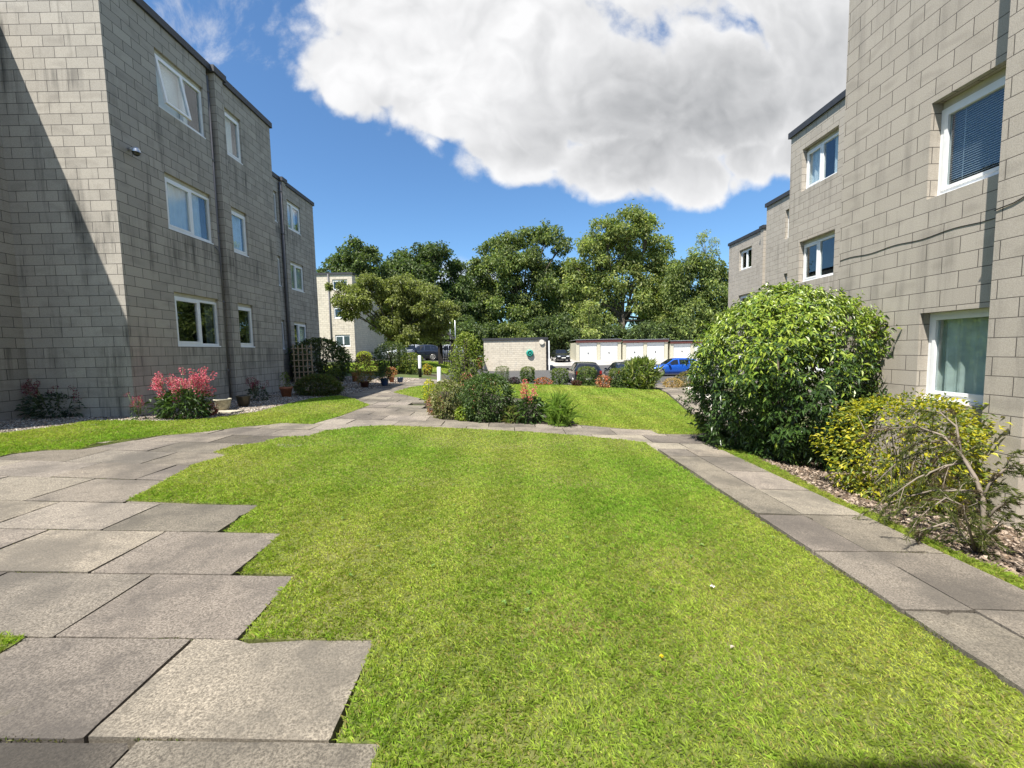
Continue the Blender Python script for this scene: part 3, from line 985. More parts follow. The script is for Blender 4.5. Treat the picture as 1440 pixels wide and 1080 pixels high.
def window(parent, B, u0, u1, z0, z1, recess=0.10, split=None, kind='net', open_sash=False, slim=False, head=True, side='left'):
    """white plastic window in a wall opening: frame, mullion, sashes, glass, sill and what hangs behind"""
    f = MB()
    fw, d0, d1 = (0.055 if not slim else 0.045), recess, recess + 0.07
    hd = 0.09 if head else 0.0                    # cream head board above the frame
    if hd:
        f.box((u0 + .002, d0 + 0.015, z1 - hd), (u1 - .002, d1, z1 - .002), B, 1)
    zt = z1 - hd
    f.box((u0 + .002, d0, z0 + .002), (u0 + fw, d1, zt), B)
    f.box((u1 - fw, d0, z0 + .002), (u1 - .002, d1, zt), B)
    f.box((u0 + fw, d0, zt - fw), (u1 - fw, d1, zt), B)
    f.box((u0 + fw, d0, z0 + .002), (u1 - fw, d1, z0 + fw + 0.03), B)
    cells = []
    zb = z0 + fw + 0.03
    if split:
        um = u0 + (u1 - u0) * split
        f.box((um - 0.035, d0 - 0.002, zb), (um + 0.035, d1, zt - fw), B)
        cells = [(u0 + fw, um - 0.035), (um + 0.035, u1 - fw)]
    else:
        cells = [(u0 + fw, u1 - fw)]
    w = f.build('window', [M['upvc'], M['cream']], parent)
    sw = 0.04
    s = MB()
    g = MB()
    for i, (a, b) in enumerate(cells):
        sash = (len(cells) == 1) or i == (0 if side == 'left' else 1)
        zz0, zz1 = zb, zt - fw
        if open_sash and i == 0:
            # top-hung sash standing open
            O, eu, ed, ez = B
            hinge = O + eu * 0 + ez * zz1 + ed * (d0 + 0.01)
            an = math.radians(10)
            ez2 = ez * math.cos(an) + ed * math.sin(an)
            ed2 = ed * math.cos(an) - ez * math.sin(an)
            B2 = (hinge, eu, ed2, ez2)
            h = zz1 - zz0
            s.box((a - .01, -0.03, -h), (a + .05, 0.02, 0), B2); s.box((b - .05, -0.03, -h), (b + .01, 0.02, 0), B2)
            s.box((a + .05, -0.03, -.05), (b - .05, 0.02, 0), B2); s.box((a + .05, -0.03, -h), (b - .05, 0.02, -h + .055), B2)
            g.box((a + .05, -0.008, -h + .055), (b - .05, 0.0, -.05), B2)
        elif sash and not slim:
            e0, e1 = d0 - 0.012, d0 + 0.045
            s.box((a, e0, zz0), (a + sw, e1, zz1), B); s.box((b - sw, e0, zz0), (b, e1, zz1), B)
            s.box((a + sw, e0, zz1 - sw), (b - sw, e1, zz1), B); s.box((a + sw, e0, zz0), (b - sw, e1, zz0 + sw), B)
            g.box((a + sw, d0 + 0.02, zz0 + sw), (b - sw, d0 + 0.026, zz1 - sw), B)
        else:
            g.box((a, d0 + 0.03, zz0), (b, d0 + 0.036, zz1), B)
    if s.v:
        s.build('sash', M['upvc'], w)
    g.build('pane', M['glass'], w)
    sl = MB()
    sl.box((u0 - 0.0, d0 - 0.045, z0 - 0.012), (u1 + 0.0, d0 - 0.001, z0 + 0.03), B)
    sl.build('sill', M['upvc'], w)
    O, eu, ed, ez = B

    def drape_cloth(a, b, mat, name, amp=0.022, dep=0.11, za=None):
        k = MB()
        n = max(8, int((b - a) / 0.025))
        zs = (z0 + 0.03 if za is None else za, z1 - 0.05)
        pts = []
        for i in range(n + 1):
            u = a + (b - a) * i / n
            dd = d0 + dep + amp * math.sin(i * 0.95 + a * 7) + amp * 0.6 * math.sin(i * 0.41)
            pts.append((O + eu * u + ed * dd))
        for i in range(n):
            p, q = pts[i], pts[i + 1]
            k.poly([p + ez * zs[0], q + ez * zs[0], q + ez * zs[1], p + ez * zs[1]], smooth=True)
        k.build(name, mat, w)
    if kind == 'net':
        drape_cloth(u0, u0 + (u1 - u0) * 0.86, M['curtain'], 'curtain')
        drape_cloth(u0 + (u1 - u0) * 0.84, u1, M['darkcurtain'], 'drape')
    elif kind == 'dark':
        drape_cloth(u0 + (u1 - u0) * 0.78, u1, M['darkcurtain'], 'drape')
    elif kind == 'full':
        drape_cloth(u0 - 0.05, u1 + 0.05, M['greycurtain'], 'drape', 0.028)
    elif kind == 'white':
        drape_cloth(u0, u0 + (u1 - u0) * 0.72, M['white'], 'roller_blind', 0.0, 0.10)
    elif kind == 'pair':
        drape_cloth(u0, u0 + (u1 - u0) * 0.3, M['curtain'], 'curtain')
        drape_cloth(u0 + (u1 - u0) * 0.7, u1, M['curtain'], 'curtain')
    elif kind == 'slats':
        k = MB()
        z = z0 + 0.1
        while z < z1 - 0.12:
            k.box((u0 + 0.06, d0 + 0.085, z), (u1 - 0.06, d0 + 0.103, z + 0.0035), B)
            z += 0.027
        for uu in (u0 + 0.2, u1 - 0.2):
            k.box((uu, d0 + 0.09, z0 + 0.1), (uu + 0.004, d0 + 0.098, z1 - 0.12), B)
        k.box((u0 + 0.05, d0 + 0.08, z1 - 0.12), (u1 - 0.05, d0 + 0.12, z1 - 0.09), B)
        k.build('blind', M['blind'], w)
    return w


def roof(parent, poly, z, over=0.06, h=0.16):
    """flat roof with a dark edging that oversails the walls a little"""
    n = len(poly)
    c = MB()
    P = [np.array(q, float) for q in poly]
    area = sum(P[i][0] * P[(i + 1) % n][1] - P[(i + 1) % n][0] * P[i][1] for i in range(n))
    s = 1 if area > 0 else -1
    outr, inr = [], []
    for i in range(n):
        a, b, d = P[i - 1], P[i], P[(i + 1) % n]
        n1 = np.array([(b - a)[1], -(b - a)[0]]) * s / np.linalg.norm(b - a)
        n2 = np.array([(d - b)[1], -(d - b)[0]]) * s / np.linalg.norm(d - b)
        k = (n1 + n2) / max(0.3, 1 + n1 @ n2)
        outr.append(b + k * over); inr.append(b - k * 0.2)
    for i in range(n):
        j = (i + 1) % n
        o1, o2, i1, i2 = outr[i], outr[j], inr[i], inr[j]
        q = lambda p, zz: (p[0], p[1], zz)
        c.poly([q(o1, z - h * .35), q(o2, z - h * .35), q(o2, z + h * .65), q(o1, z + h * .65)])
        c.poly([q(o1, z + h * .65), q(o2, z + h * .65), q(i2, z + h * .65), q(i1, z + h * .65)])
        c.poly([q(i1, z + h * .65), q(i2, z + h * .65), q(i2, z - .1), q(i1, z - .1)])
        c.poly([q(o1, z - h * .35), q(i1, z - h * .35), q(i2, z - h * .35), q(o2, z - h * .35)])
    c.build('coping', M['coping'], parent)
    r = MB()
    r.poly([(p[0], p[1], z - 0.06) for p in (poly if s > 0 else poly[::-1])])
    r.build('roof', M['roof'], parent)


# --- grey block on the left
LB = empty('apartment_building', (-7.5, 8.35, 0.33), 'grey concrete block of flats on the left with a grey downpipe in a groove', 'building', 'flat roofed blocks of flats')


def wpar(o, par):
    """parent an already world-placed part without moving it"""
    o.parent = par
    o.matrix_parent_inverse = Matrix.Translation(par.location).inverted()
    return o


class Bld:
    """building whose parts are given in world coordinates"""

    def __init__(self, root):
        self.root = root

    def fix(self):
        inv = Matrix.Translation(self.root.location).inverted()
        for ch in [o for o in bpy.data.objects if o.parent == self.root]:
            ch.matrix_parent_inverse = inv


ZB = -1.0
LZ = [(1.75, 2.98), (4.35, 5.58), (6.93, 8.16)]
mb = MB()
ZL, ZL2 = 8.78, 8.74
# wing and near faces, walking so that the outside is on the right hand
wall(mb, (-20, 5.4), (-9.55, 5.4), ZB, 8.0)
wall(mb, (-9.55, 5.4), (-9.55, 8.35), ZB, 8.0)
wall(mb, (-9.55, 8.35), (-7.5, 8.35), ZB, ZL)
gx = 11.16                                   # groove with the downpipe
B1 = wall(mb, (-7.5, 8.35), (-7.5, gx), ZB, ZL, [(9.57 - 8.35, 11.0 - 8.35, a, b) for a, b in LZ])
wall(mb, (-7.5, gx), (-7.62, gx), ZB, ZL)
wall(mb, (-7.62, gx), (-7.62, gx + 0.18), ZB, ZL)
wall(mb, (-7.62, gx + 0.18), (-7.42, gx + 0.18), ZB, ZL)
wall(mb, (-7.42, gx + 0.18), (-7.42, gx + 0.5), ZB, ZL)
wall(mb, (-7.42, gx + 0.5), (-7.5, gx + 0.5), ZB, ZL)
B2 = wall(mb, (-7.5, gx + 0.5), (-7.5, 13.96), ZB, ZL, [(11.72 - gx - 0.5, 12.46 - gx - 0.5, a, b) for a, b in LZ])
wall(mb, (-7.5, 13.96), (-9.4, 13.96), ZB, ZL)
B3 = wall(mb, (-9.4, 13.96), (-9.4, 17.98), ZB, ZL2, [(17.42 - 13.96, 17.74 - 13.96, a, b) for a, b in LZ])
wall(mb, (-9.4, 17.98), (-9.28, 17.98), ZB, ZL2)
wall(mb, (-9.28, 17.98), (-9.28, 18.25), ZB, ZL2)
wall(mb, (-9.28, 18.25), (-9.4, 18.25), ZB, ZL2)
B4 = wall(mb, (-9.4, 18.25), (-9.4, 20.95), ZB, ZL2, [(18.52 - 18.25, 19.66 - 18.25, a, b) for a, b in LZ])
wall(mb, (-9.4, 20.95), (-20, 20.95), ZB, ZL2)
wall(mb, (-20, 20.95), (-20, 5.4), ZB, 8.0)
mb.build('wall', [M['block_l'], M['interior']], LB)
kinds = [('dark', 'net', 'net'), ('dark', 'net', 'white'), ('dark', 'dark', 'dark'), ('dark', 'full', 'net')]
for k, (a, b) in enumerate(LZ):
    window(LB, B1, 9.57 - 8.35, 11.0 - 8.35, a, b, 0.05, 0.56, ['dark', 'net', 'white'][k], open_sash=(k == 2))
    window(LB, B2, 11.72 - gx - .5, 12.46 - gx - .5, a, b, 0.05, None, ['dark', 'net', 'white'][k])
    window(LB, B3, 17.42 - 13.96, 17.74 - 13.96, a, b, 0.06, None, 'dark', slim=True)
    window(LB, B4, .27, 1.41, a, b, 0.05, 0.40, ['pair', 'full', 'net'][k], side='right')
roof(LB, [(-20, 8.35), (-7.5, 8.35), (-7.5, gx + .16), (-7.42, gx + .16), (-7.42, gx + .52), (-7.5, gx + .52), (-7.5, 13.96), (-20, 13.96)], ZL)
roof(LB, [(-20, 13.97), (-9.4, 13.97), (-9.4, 17.98), (-9.28, 17.98), (-9.28, 18.25), (-9.4, 18.25), (-9.4, 20.95), (-20, 20.95)], ZL2)
roof(LB, [(-20, 5.4), (-9.55, 5.4), (-9.55, 8.34), (-20, 8.34)], 8.0)
for xx, yy, zt in ((-7.57, gx + 0.09, 8.6), (-9.33, 17.90, 8.6)):
    p = MB()
    p.tube([(xx, yy, 0.1), (xx, yy, zt)], 0.05, 10)
    for z in (1.1, 2.9, 4.7, 6.5, 8.2):
        p.tube([(xx, yy, z), (xx, yy, z + 0.06)], 0.06, 10)
    p.build('downpipe', M['pipe'], LB)
p = MB()                                     # small pale waste pipe below the first-floor window
p.tube([(-7.47, 10.99, 4.30), (-7.455, 11.10, 4.22), (-7.455, 11.14, 4.1), (-7.455, 11.14, 3.0)], 0.014, 6)
p.build('waste_pipe', M['pipe'], LB)
p = MB()
p.tube([(-7.49, 8.72, 5.64), (-7.38, 8.70, 5.64)], 0.035, 8)
p.lathe([(0.0, 0.09), (0.05, 0.08), (0.075, 0.03), (0.075, -0.01)], (-7.33, 8.69, 5.58), 14)
sec = p.build('security_light', M['metal'], LB)
p = MB()
p.lathe([(0.07, -0.012), (0.06, -0.05), (0.03, -0.075), (0.0, -0.08)], (-7.33, 8.69, 5.58), 14)
p.build('dome', M['carglass'], sec)
Bld(LB).fix()

# --- buff block on the right, stepping back in four bays
RB = empty('apartment_building', (5.3, 4.1, -0.45), 'buff concrete block of flats on the right stepping back in bays behind the laurel', 'building', 'flat roofed blocks of flats')
RZ = [(0.76, 1.88), (3.30, 4.46), (5.86, 7.02)]
ZR = 7.62
mb = MB()
# walking so that the outside is on the right hand: from the far end towards the camera
wall(mb, (30, 25.9), (13.4, 25.9), ZB, ZR)
b4a, b4b = 25.9, 20.0
B4 = wall(mb, (13.4, 25.9), (13.4, 22.4), ZB, ZR, [(25.9 - 24.75, 25.9 - 23.5, a, b) for a, b in RZ], 0.12)
wall(mb, (13.4, 22.4), (13.22, 22.4), ZB, ZR)
wall(mb, (13.22, 22.4), (13.22, 22.95 - 0.8), ZB, ZR)
wall(mb, (13.22, 22.15), (13.4, 22.15), ZB, ZR)
B4b = wall(mb, (13.4, 22.15), (13.4, 18.9), ZB, ZR, [(22.15 - 21.95 + .25, 22.15 - 21.2, a, b) for a, b in RZ], 0.12)
wall(mb, (13.4, 18.9), (11.4, 18.9), ZB, ZR)
B3 = wall(mb, (11.4, 18.9), (11.4, 12.82), ZB, ZR, [(18.9 - 17.62, 18.9 - 17.25, a, b) for a, b in RZ], 0.12)
wall(mb, (11.4, 12.82), (8.4, 12.82), ZB, ZR)
B2 = wall(mb, (8.4, 12.82), (8.4, 6.83), ZB, ZR, [(12.82 - 12.32, 12.82 - 11.0, a, b) for a, b in RZ], 0.13)
wall(mb, (8.4, 6.83), (5.3, 6.83), ZB, ZR)
B1 = wall(mb, (5.3, 6.83), (5.3, 4.46), ZB, ZR, [(6.83 - 5.44, 6.83 - 4.50, a, b) for a, b in RZ], 0.13)
wall(mb, (5.3, 4.46), (5.08, 4.46), ZB, ZR)
wall(mb, (5.08, 4.46), (5.08, 4.10), ZB, ZR)
wall(mb, (5.08, 4.10), (5.3, 4.10), ZB, ZR)
wall(mb, (5.3, 4.10), (5.3, -2.8), ZB, ZR)
wall(mb, (5.3, -2.8), (-1.05, -2.8), ZB, ZR)
wall(mb, (-1.05, -2.8), (-1.05, -2.2), ZB, ZR)
wall(mb, (-1.05, -2.2), (-1.6, -2.2), ZB, ZR)  # unseen narrow pier, added and shaped to cast the lower right shadow
wall(mb, (-1.6, -2.2), (-1.6, -14), ZB, ZR)
wall(mb, (-1.6, -14), (30, -14), ZB, ZR)
wall(mb, (30, -14), (30, 25.9), ZB, ZR)
mb.build('wall', [M['block_r'], M['interior']], RB)
for k, (a, b) in enumerate(RZ):
    window(RB, B1, 6.83 - 5.44, 6.83 - 4.50, a, b, 0.13, None, ['full', 'slats', 'pair'][k], head=(k > 0), side='left')
    window(RB, B2, 12.82 - 12.32, 12.82 - 11.0, a, b, 0.13, 0.46, ['dark', 'dark', 'pair'][k])
    window(RB, B3, 18.9 - 17.62, 18.9 - 17.25, a, b, 0.12, None, 'dark', slim=True)
    window(RB, B4, 25.9 - 24.75, 25.9 - 23.5, a, b, 0.12, 0.5, 'dark')
    window(RB, B4b, .45, .95, a, b, 0.12, None, 'dark', slim=True)
roof(RB, [(30, -14), (30, 25.9), (13.4, 25.9), (13.4, 22.4), (13.22, 22.4), (13.22, 22.15), (13.4, 22.15), (13.4, 18.9), (11.4, 18.9), (11.4, 12.82), (8.4, 12.82), (8.4, 6.83), (5.3, 6.83),
          (5.3, 4.46), (5.08, 4.46), (5.08, 4.10), (5.3, 4.10), (5.3, -2.8), (-1.05, -2.8), (-1.05, -2.2), (-1.6, -2.2), (-1.6, -14)], ZR)
v = MB()
for z in np.arange(1.60, 1.80, 0.03):
    v.box((5.287, 6.05, z), (5.3, 6.28, z + 0.018))
v.build('air_brick', M['vent'], RB)
c = MB()                                     # black cable sagging along a course
pts = []
for i in range(25):
    t = i / 24
    yy = 6.8 - t * 2.3
    pts.append((5.2965, yy, 2.83 + 0.012 * math.sin(t * 19) + 0.11 * t * (1 - t) * -0.4 + t * 0.02))
c.tube(pts, 0.0045, 6)
c.tube([(5.288, 4.52, 2.85), (5.2, 4.47, 2.86), (5.07, 4.465, 2.86), (5.072, 4.3, 2.88), (5.072, 4.11, 2.95)], 0.006, 6)
c.build('cable', M['cable'], RB)
Bld(RB).fix()

# --- distant pale block behind the flowering tree
FB = empty('apartment_building', (-14.65, 40, 0.9), 'small pale block of flats in the distance behind the spreading tree', 'building', 'flat roofed blocks of flats')
mb = MB()
FZ = [(2.25, 3.35), (4.88, 5.95), (7.5, 8.5)]
FBf = wall(mb, (-18.3, 40), (-14.65, 40), 0, 9.0, [(18.3 - 16.5, 18.3 - 15.1, a, b) for a, b in FZ], 0.08)
wall(mb, (-14.65, 40), (-14.65, 54), 0, 9.0)
wall(mb, (-14.65, 54), (-30, 54), 0, 9.0)
wall(mb, (-30, 54), (-30, 41), 0, 9.0)
FBl = wall(mb, (-30, 41), (-18.3, 41), 0, 9.0, [(11.7 - 1.3, 11.7 - .3, a, b) for a, b in FZ], 0.08)
wall(mb, (-18.3, 41), (-18.3, 40), 0, 9.0)
mb.build('wall', [M['block_far'], M['interior']], FB)
for a, b in FZ:
    window(FB, FBf, 1.8, 3.2, a, b, 0.06, 0.55, 'none')
    window(FB, FBl, 10.4, 11.4, a, b, 0.06, 0.5, 'none')
roof(FB, [(-18.3, 40), (-14.65, 40), (-14.65, 54), (-30, 54), (-30, 41), (-18.3, 41)], 9.0, 0.08, 0.2)
p = MB()
p.tube([(-16.85, 39.93, 0.3), (-16.85, 39.93, 9.0)], 0.06, 8)
p.build('downpipe', M['pipe'], FB)
Bld(FB).fix()

# --- block-built store at the edge of the car park
SB = empty('store_shed', (0.6, 42, -0.45), 'low flat roofed block store with a green hose reel on its wall', 'shed')
mb = MB()
wall(mb, (-2.6, 42), (3.72, 42), -1.0, 2.62)
wall(mb, (3.72, 42), (3.72, 47), -1.0, 2.62)
wall(mb, (3.72, 47), (-2.6, 47), -1.0, 2.62)
wall(mb, (-2.6, 47), (-2.6, 42), -1.0, 2.62)
mb.build('wall', M['block_far'], SB)
roof(SB, [(-2.6, 42), (3.72, 42), (3.72, 47), (-2.6, 47)], 2.66, 0.1, 0.22)
p = MB()
p.box((3.60, 41.88, -0.6), (3.80, 41.99, 2.6))
p.build('downpipe', M['black'], SB)
p = MB()
p.box((3.84, 41.9, -0.6), (3.96, 42.0, 2.45))
p.build('corner_board', M['white'], SB)
p = MB()
p.tube([(3.18, 41.98, 2.33), (3.18, 41.86, 2.33)], 0.25, 18)
p.build('bulkhead_lamp', M['whitestone'], SB)
Bld(SB).fix()
HR = empty('hose_reel', (1.98, 41.97, 1.25), 'green hose reel fixed to the pale block store', 'hose reel')
p = MB()
for r_, y_ in ((0.30, 0.0), (0.27, -0.06), (0.30, -0.12), (0.24, -0.16)):
    p.tube([(r_ * math.cos(t), y_, r_ * math.sin(t)) for t in np.linspace(0, 2 * math.pi, 25)], 0.06, 7, cap=False)
p.build('hose', M['green'], HR)
p = MB()
p.tube([(0, 0.02, 0), (0, -0.26, 0)], 0.11, 14)
p.box((-0.05, -0.02, -0.3), (0.05, 0.025, 0.3))
p.build('drum', M['green'], HR)


def garage(x0, x1, zt, label, ndoor=2):
    g = empty('garage', ((x0 + x1) / 2, 54, 0.12), label, 'garage', 'lock up garages beyond the car park')
    mb = MB()
    pw = 0.42
    dw = (x1 - x0 - pw * (ndoor + 1)) / ndoor
    op = []
    for i in range(ndoor):
        u = pw + i * (dw + pw)
        op.append((u, u + dw, -0.5, zt - 0.5))
    # front piers and lintel
    for i in range(ndoor + 1):
        u = x0 + i * (dw + pw)
        mb.box((u, 54, -0.4), (u + pw, 54.3, zt - 0.38))
    mb.box((x0, 54.3, zt - 0.5), (x1, 54.45, zt - 0.38))
    mb.box((x0, 54.3, -0.4), (x0 + 0.2, 60, zt - 0.38)); mb.box((x1 - 0.2, 54.3, -0.4), (x1, 60, zt - 0.38)); mb.box((x0 + .2, 59.8, -0.4), (x1 - .2, 60, zt - 0.38))
    mb.build('wall', M['cream'], g)
    r = MB()
    r.box((x0 - .02, 53.86, zt - 0.38), (x1 + .02, 53.98, zt - 0.06))
    r.build('fascia', M['maroon'], g)
    r = MB()
    r.box((x0 - 0.08, 53.78, zt - 0.05), (x1 + 0.08, 60.2, zt + 0.01))
    r.build('roof', M['metal'], g)
    for i in range(ndoor):
        u = x0 + pw + i * (dw + pw)
        d = MB()
        n = 18
        for k in range(n):                                   # ribbed up-and-over door
            z0 = 0.05 + (zt - 0.72 - 0.05) * k / n
            z1 = 0.05 + (zt - 0.72 - 0.05) * (k + 1) / n
            d.box((u + .03, 54.10, z0 + .004), (u + dw - .03, 54.16, z1 - .008))
        d.box((u + .03, 54.16, 0.05), (u + dw - .03, 54.2, zt - 0.72))
        d.box((u, 54.08, zt - 0.72), (u + dw, 54.2, zt - 0.42))
        dd = d.build('door', M['door'], g)
        h = MB()
        h.box((u + dw / 2 - .06, 54.05, 0.95), (u + dw / 2 + .06, 54.10, 1.12))
        h.build('handle', M['black'], dd)
    Bld(g).fix()


garage(8.5, 14.3, 2.78, 'white doored garage pair with maroon fascia nearest the block store')
garage(14.5, 20.3, 2.66, 'white doored garage pair in the middle of the row')
garage(20.6, 26.4, 2.42, 'lower white doored garage pair behind the blue car')

# ------------------------------------------------------------------ vehicles


def car(name, label, loc, heading, paint, Lc=4.2, Wc=1.78, H=1.46, kind='hatch', lights=True):
    """car along its own +X; heading = angle of its nose from world +X"""
    r = empty(name, loc, label, 'car', 'cars in the car park')
    r.rotation_euler = (0, 0, heading)
    hw = Wc / 2
    f, b = Lc / 2, -Lc / 2
    # stations: x, half width, bottom, belt, top, half width at top
    bel = H * 0.61
    roofx = [(f, .72, .30, .52, .56, .66), (f - .12, .88, .22, .64, .68, .78), (f - .55, .96, .19, bel - .10, bel - .05, .84),
             (f - 1.15, 1.0, .18, bel - .03, bel + .03, .86), (f - 1.35, 1.0, .18, bel, bel + .10, .84), (f - 1.95, 1.0, .18, bel + .01, H - .06, .70),
             (f - 2.35, 1.0, .18, bel + .02, H, .70), (b + .95, 1.0, .18, bel + .04, H - .015, .69), (b + .50, 1.0, .19, bel + .06, H - .07, .67),
             (b + .24, .98, .21, bel + .06, H - .22, .68), (b + .06, .95, .25, bel + .03, bel + .09, .74),
             (b, .88, .32, bel - .06, bel, .78)]
    m = MB()
    rings = []
    for x, w, zb, zm, zt, wt_ in roofx:
        w, wt2 = w * hw, wt_ * hw
        rings.append([(x, -w * .93, zb), (x, -w, zb + (zm - zb) * .35), (x, -w, zb + (zm - zb) * .75), (x, -w * .965, zm), (x, -wt2, zt - .03), (x, -wt2 * .8, zt),
                      (x, 0, zt + .015), (x, wt2 * .8, zt), (x, wt2, zt - .03), (x, w * .965, zm), (x, w, zb + (zm - zb) * .75), (x, w, zb + (zm - zb) * .35), (x, w * .93, zb)])
    n = len(rings[0])
    for i in range(len(rings) - 1):
        for k in range(n - 1):
            m.poly([rings[i][k], rings[i][k + 1], rings[i + 1][k + 1], rings[i + 1][k]], smooth=True)
        m.poly([rings[i][n - 1], rings[i][0], rings[i + 1][0], rings[i + 1][n - 1]])
    m.poly(rings[0][::-1]); m.poly(rings[-1])
    o = m.build('body', M[paint], r)
    bm = bmesh.new(); bm.from_mesh(o.data)
    bmesh.ops.remove_doubles(bm, verts=bm.verts[:], dist=0.002)
    bmesh.ops.recalc_face_normals(bm, faces=bm.faces[:])
    bm.to_mesh(o.data); bm.free()

    def P(i, k, t):            # point on the side between belt (3/9) and roof edge (4/8), lifted a little
        a, c = np.array(rings[i][k[0]]), np.array(rings[i][k[1]])
        q = a + (c - a) * t
        q[1] += 0.012 * np.sign(q[1])
        q[2] += 0.004
        return q
    for k in ((3, 4), (9, 8)):
        for idx, t0, t1 in (((4, 5, 6), .08, .86), ((6, 7), .08, .86), ((7, 8, 9), .1, .84)):
            g = MB()
            for a, c in zip(idx[:-1], idx[1:]):
                pa0, pa1, pb0, pb1 = P(a, k, t0), P(a, k, t1), P(c, k, t0), P(c, k, t1)
                if a == idx[0]:
                    pa0[0] -= .05; pa1[0] -= .05
                if c == idx[-1]:
                    pb0[0] += .05; pb1[0] += .05
                g.poly([pa0, pb0, pb1, pa1] if k[0] == 9 else [pa1, pb1, pb0, pa0])
            g.build('side_window', M['carglass'], r)
    g = MB()                    # windscreen and rear screen
    def scr(i, j, lift):
        q = [np.array(rings[i][4]) * [1, .9, 1], np.array(rings[i][8]) * [1, .9, 1], np.array(rings[j][8]) * [1, .92, 1], np.array(rings[j][4]) * [1, .92, 1]]
        q = [p + np.array([lift, 0, .035]) for p in q]
        return q
    g.poly(scr(4, 5, .02)[::-1])
    g.build('windscreen', M['carglass'], r)
    g = MB()
    q = scr(8, 9, -.02)
    q2 = [q[0], q[1], q[2] + np.array([-.03, 0, -.12]), q[3] + np.array([-.03, 0, -.12])]
    g.poly(q2)
    g.build('rear_window', M['carglass'], r)
    R = 0.325
    for sx in (f - .82, b + .80):
        for s in (-1, 1):
            a = MB()
            a.tube([(sx, s * (hw - .14), R), (sx, s * (hw + .004), R)], R + .055, 22)
            a.build('wheel_arch', M['black'], r)
            w_ = MB()
            w_.tube([(sx, s * (hw - .16), R), (sx, s * (hw + .02), R)], R, 22)
            ww = w_.build('wheel', M['tyre'], r)
            q = MB()
            q.tube([(sx, s * (hw + .018), R), (sx, s * (hw + .028), R)], R * .30, 12)
            for t in range(5):
                th = t * 2 * math.pi / 5
                e1, e3 = np.array([math.cos(th), 0, math.sin(th)]), np.array([-math.sin(th), 0, math.cos(th)])
                q.box((0.02, -.004 if s > 0 else -.02, -.045), (R * .68, .02 if s > 0 else .004, .045), (np.array([sx, s * (hw + .022), R]), e1, np.array([0, 1.0, 0]), e3))
            q.tube([(sx + R * .68 * math.cos(t), s * (hw + .02), R + R * .68 * math.sin(t)) for t in np.linspace(0, 2 * math.pi, 19)], .022, 6, cap=False)
            q.build('rim', M['rim'], ww)
    for s in (-1, 1):
        h = MB()
        h.box((f - .22, s * hw * .62 - .16, .60), (f - .02, s * hw * .62 + .16, .72))
        h.build('headlight', M['head'], r)
        t = MB()
        t.box((b - .012, s * hw * .83 - .07, bel - .16), (b + .16, s * hw * .83 + .07, bel + .05))
        t.build('tail_light', M['tail'], r)
        q = MB()
        q.box((f - 1.62, s * (hw + .10) - .09, bel + .02), (f - 1.48, s * (hw + .10) + .09, bel + .15))
        q.box((f - 1.58, s * (hw - .04) - .06, bel + .03), (f - 1.52, s * (hw - .04) + .06, bel + .07))
        q.build('door_mirror', M[paint], r)
    for xx in (f + .012, b - .012):
        q = MB()
        q.box((xx - .008, -.26, .42), (xx + .008, .26, .53))
        q.build('number_plate', M['plate'], r)
    q = MB()
    q.box((f - .06, -hw * .55, .24), (f + .005, hw * .55, .40)); q.box((b - .005, -hw * .7, .25), (b + .06, hw * .7, .38))
    q.build('bumper_grille', M['black'], r)
    return r


def gz(x, y):
    return (x, y, float(G(x, y)) - 0.02)


car('parked_car', 'black hatchback seen from behind between the clipped bushes with red tail light', gz(4.98, 28.6), math.radians(90), 'p_black', 4.2, 1.8, 1.50)
car('parked_car', 'dark blue hatchback parked beside the black one behind the spiky bush', gz(7.65, 28.9), math.radians(92), 'p_navy', 4.0, 1.74, 1.44)
car('parked_car', 'low dark car whose roof shows behind the spiky bush', gz(9.85, 34.0), math.radians(88), 'p_black', 4.4, 1.8, 1.40)
car('parked_car', 'bright blue hatchback side on in front of the garages', gz(13.6, 35.2), math.radians(178), 'p_blue', 4.15, 1.78, 1.46)
car('parked_car', 'black car facing forward in the shade beside the block store', gz(6.4, 53.5), math.radians(-86), 'p_black', 4.4, 1.82, 1.52)
car('parked_car', 'dark blue small car under the spreading tree beside the bollard', gz(-8.5, 39.6), math.radians(196), 'p_navy', 3.9, 1.68, 1.48)
car('parked_car', 'silver car half hidden at the tail of the dark blue small car', gz(-6.7, 42.3), math.radians(215), 'p_silver', 4.2, 1.76, 1.5)
car('parked_car', 'grey silver car parked furthest left under the spreading tree', gz(-11.0, 43.5), math.radians(200), 'p_silver', 4.3, 1.76, 1.5)

# ------------------------------------------------------------------ trees


def lobe_leaves(c, r, n, L, Wd, cols, w=None, shell=0.55, flat=1.0, up=0.45, droop=0.25):
    d = rdir(n)
    rad = (shell + (1 - shell) * RNG.random((n, 1)) ** 0.6) * (1 + 0.16 * RNG.normal(size=(n, 1)))
    P = c + d * rad * np.array(r)
    D = unit(d * 0.6 + RNG.normal(size=(n, 3)) * 0.7 + np.array([0, 0, -0.15]))
    N = unit(d * 0.5 + np.array([0, 0, up]) + RNG.normal(size=(n, 3)) * 0.5)
    Ls = L * RNG.uniform(0.6, 1.35, n)
    return leaves(P, D, N, Ls, Ls * Wd, pick(cols, n, w), droop)


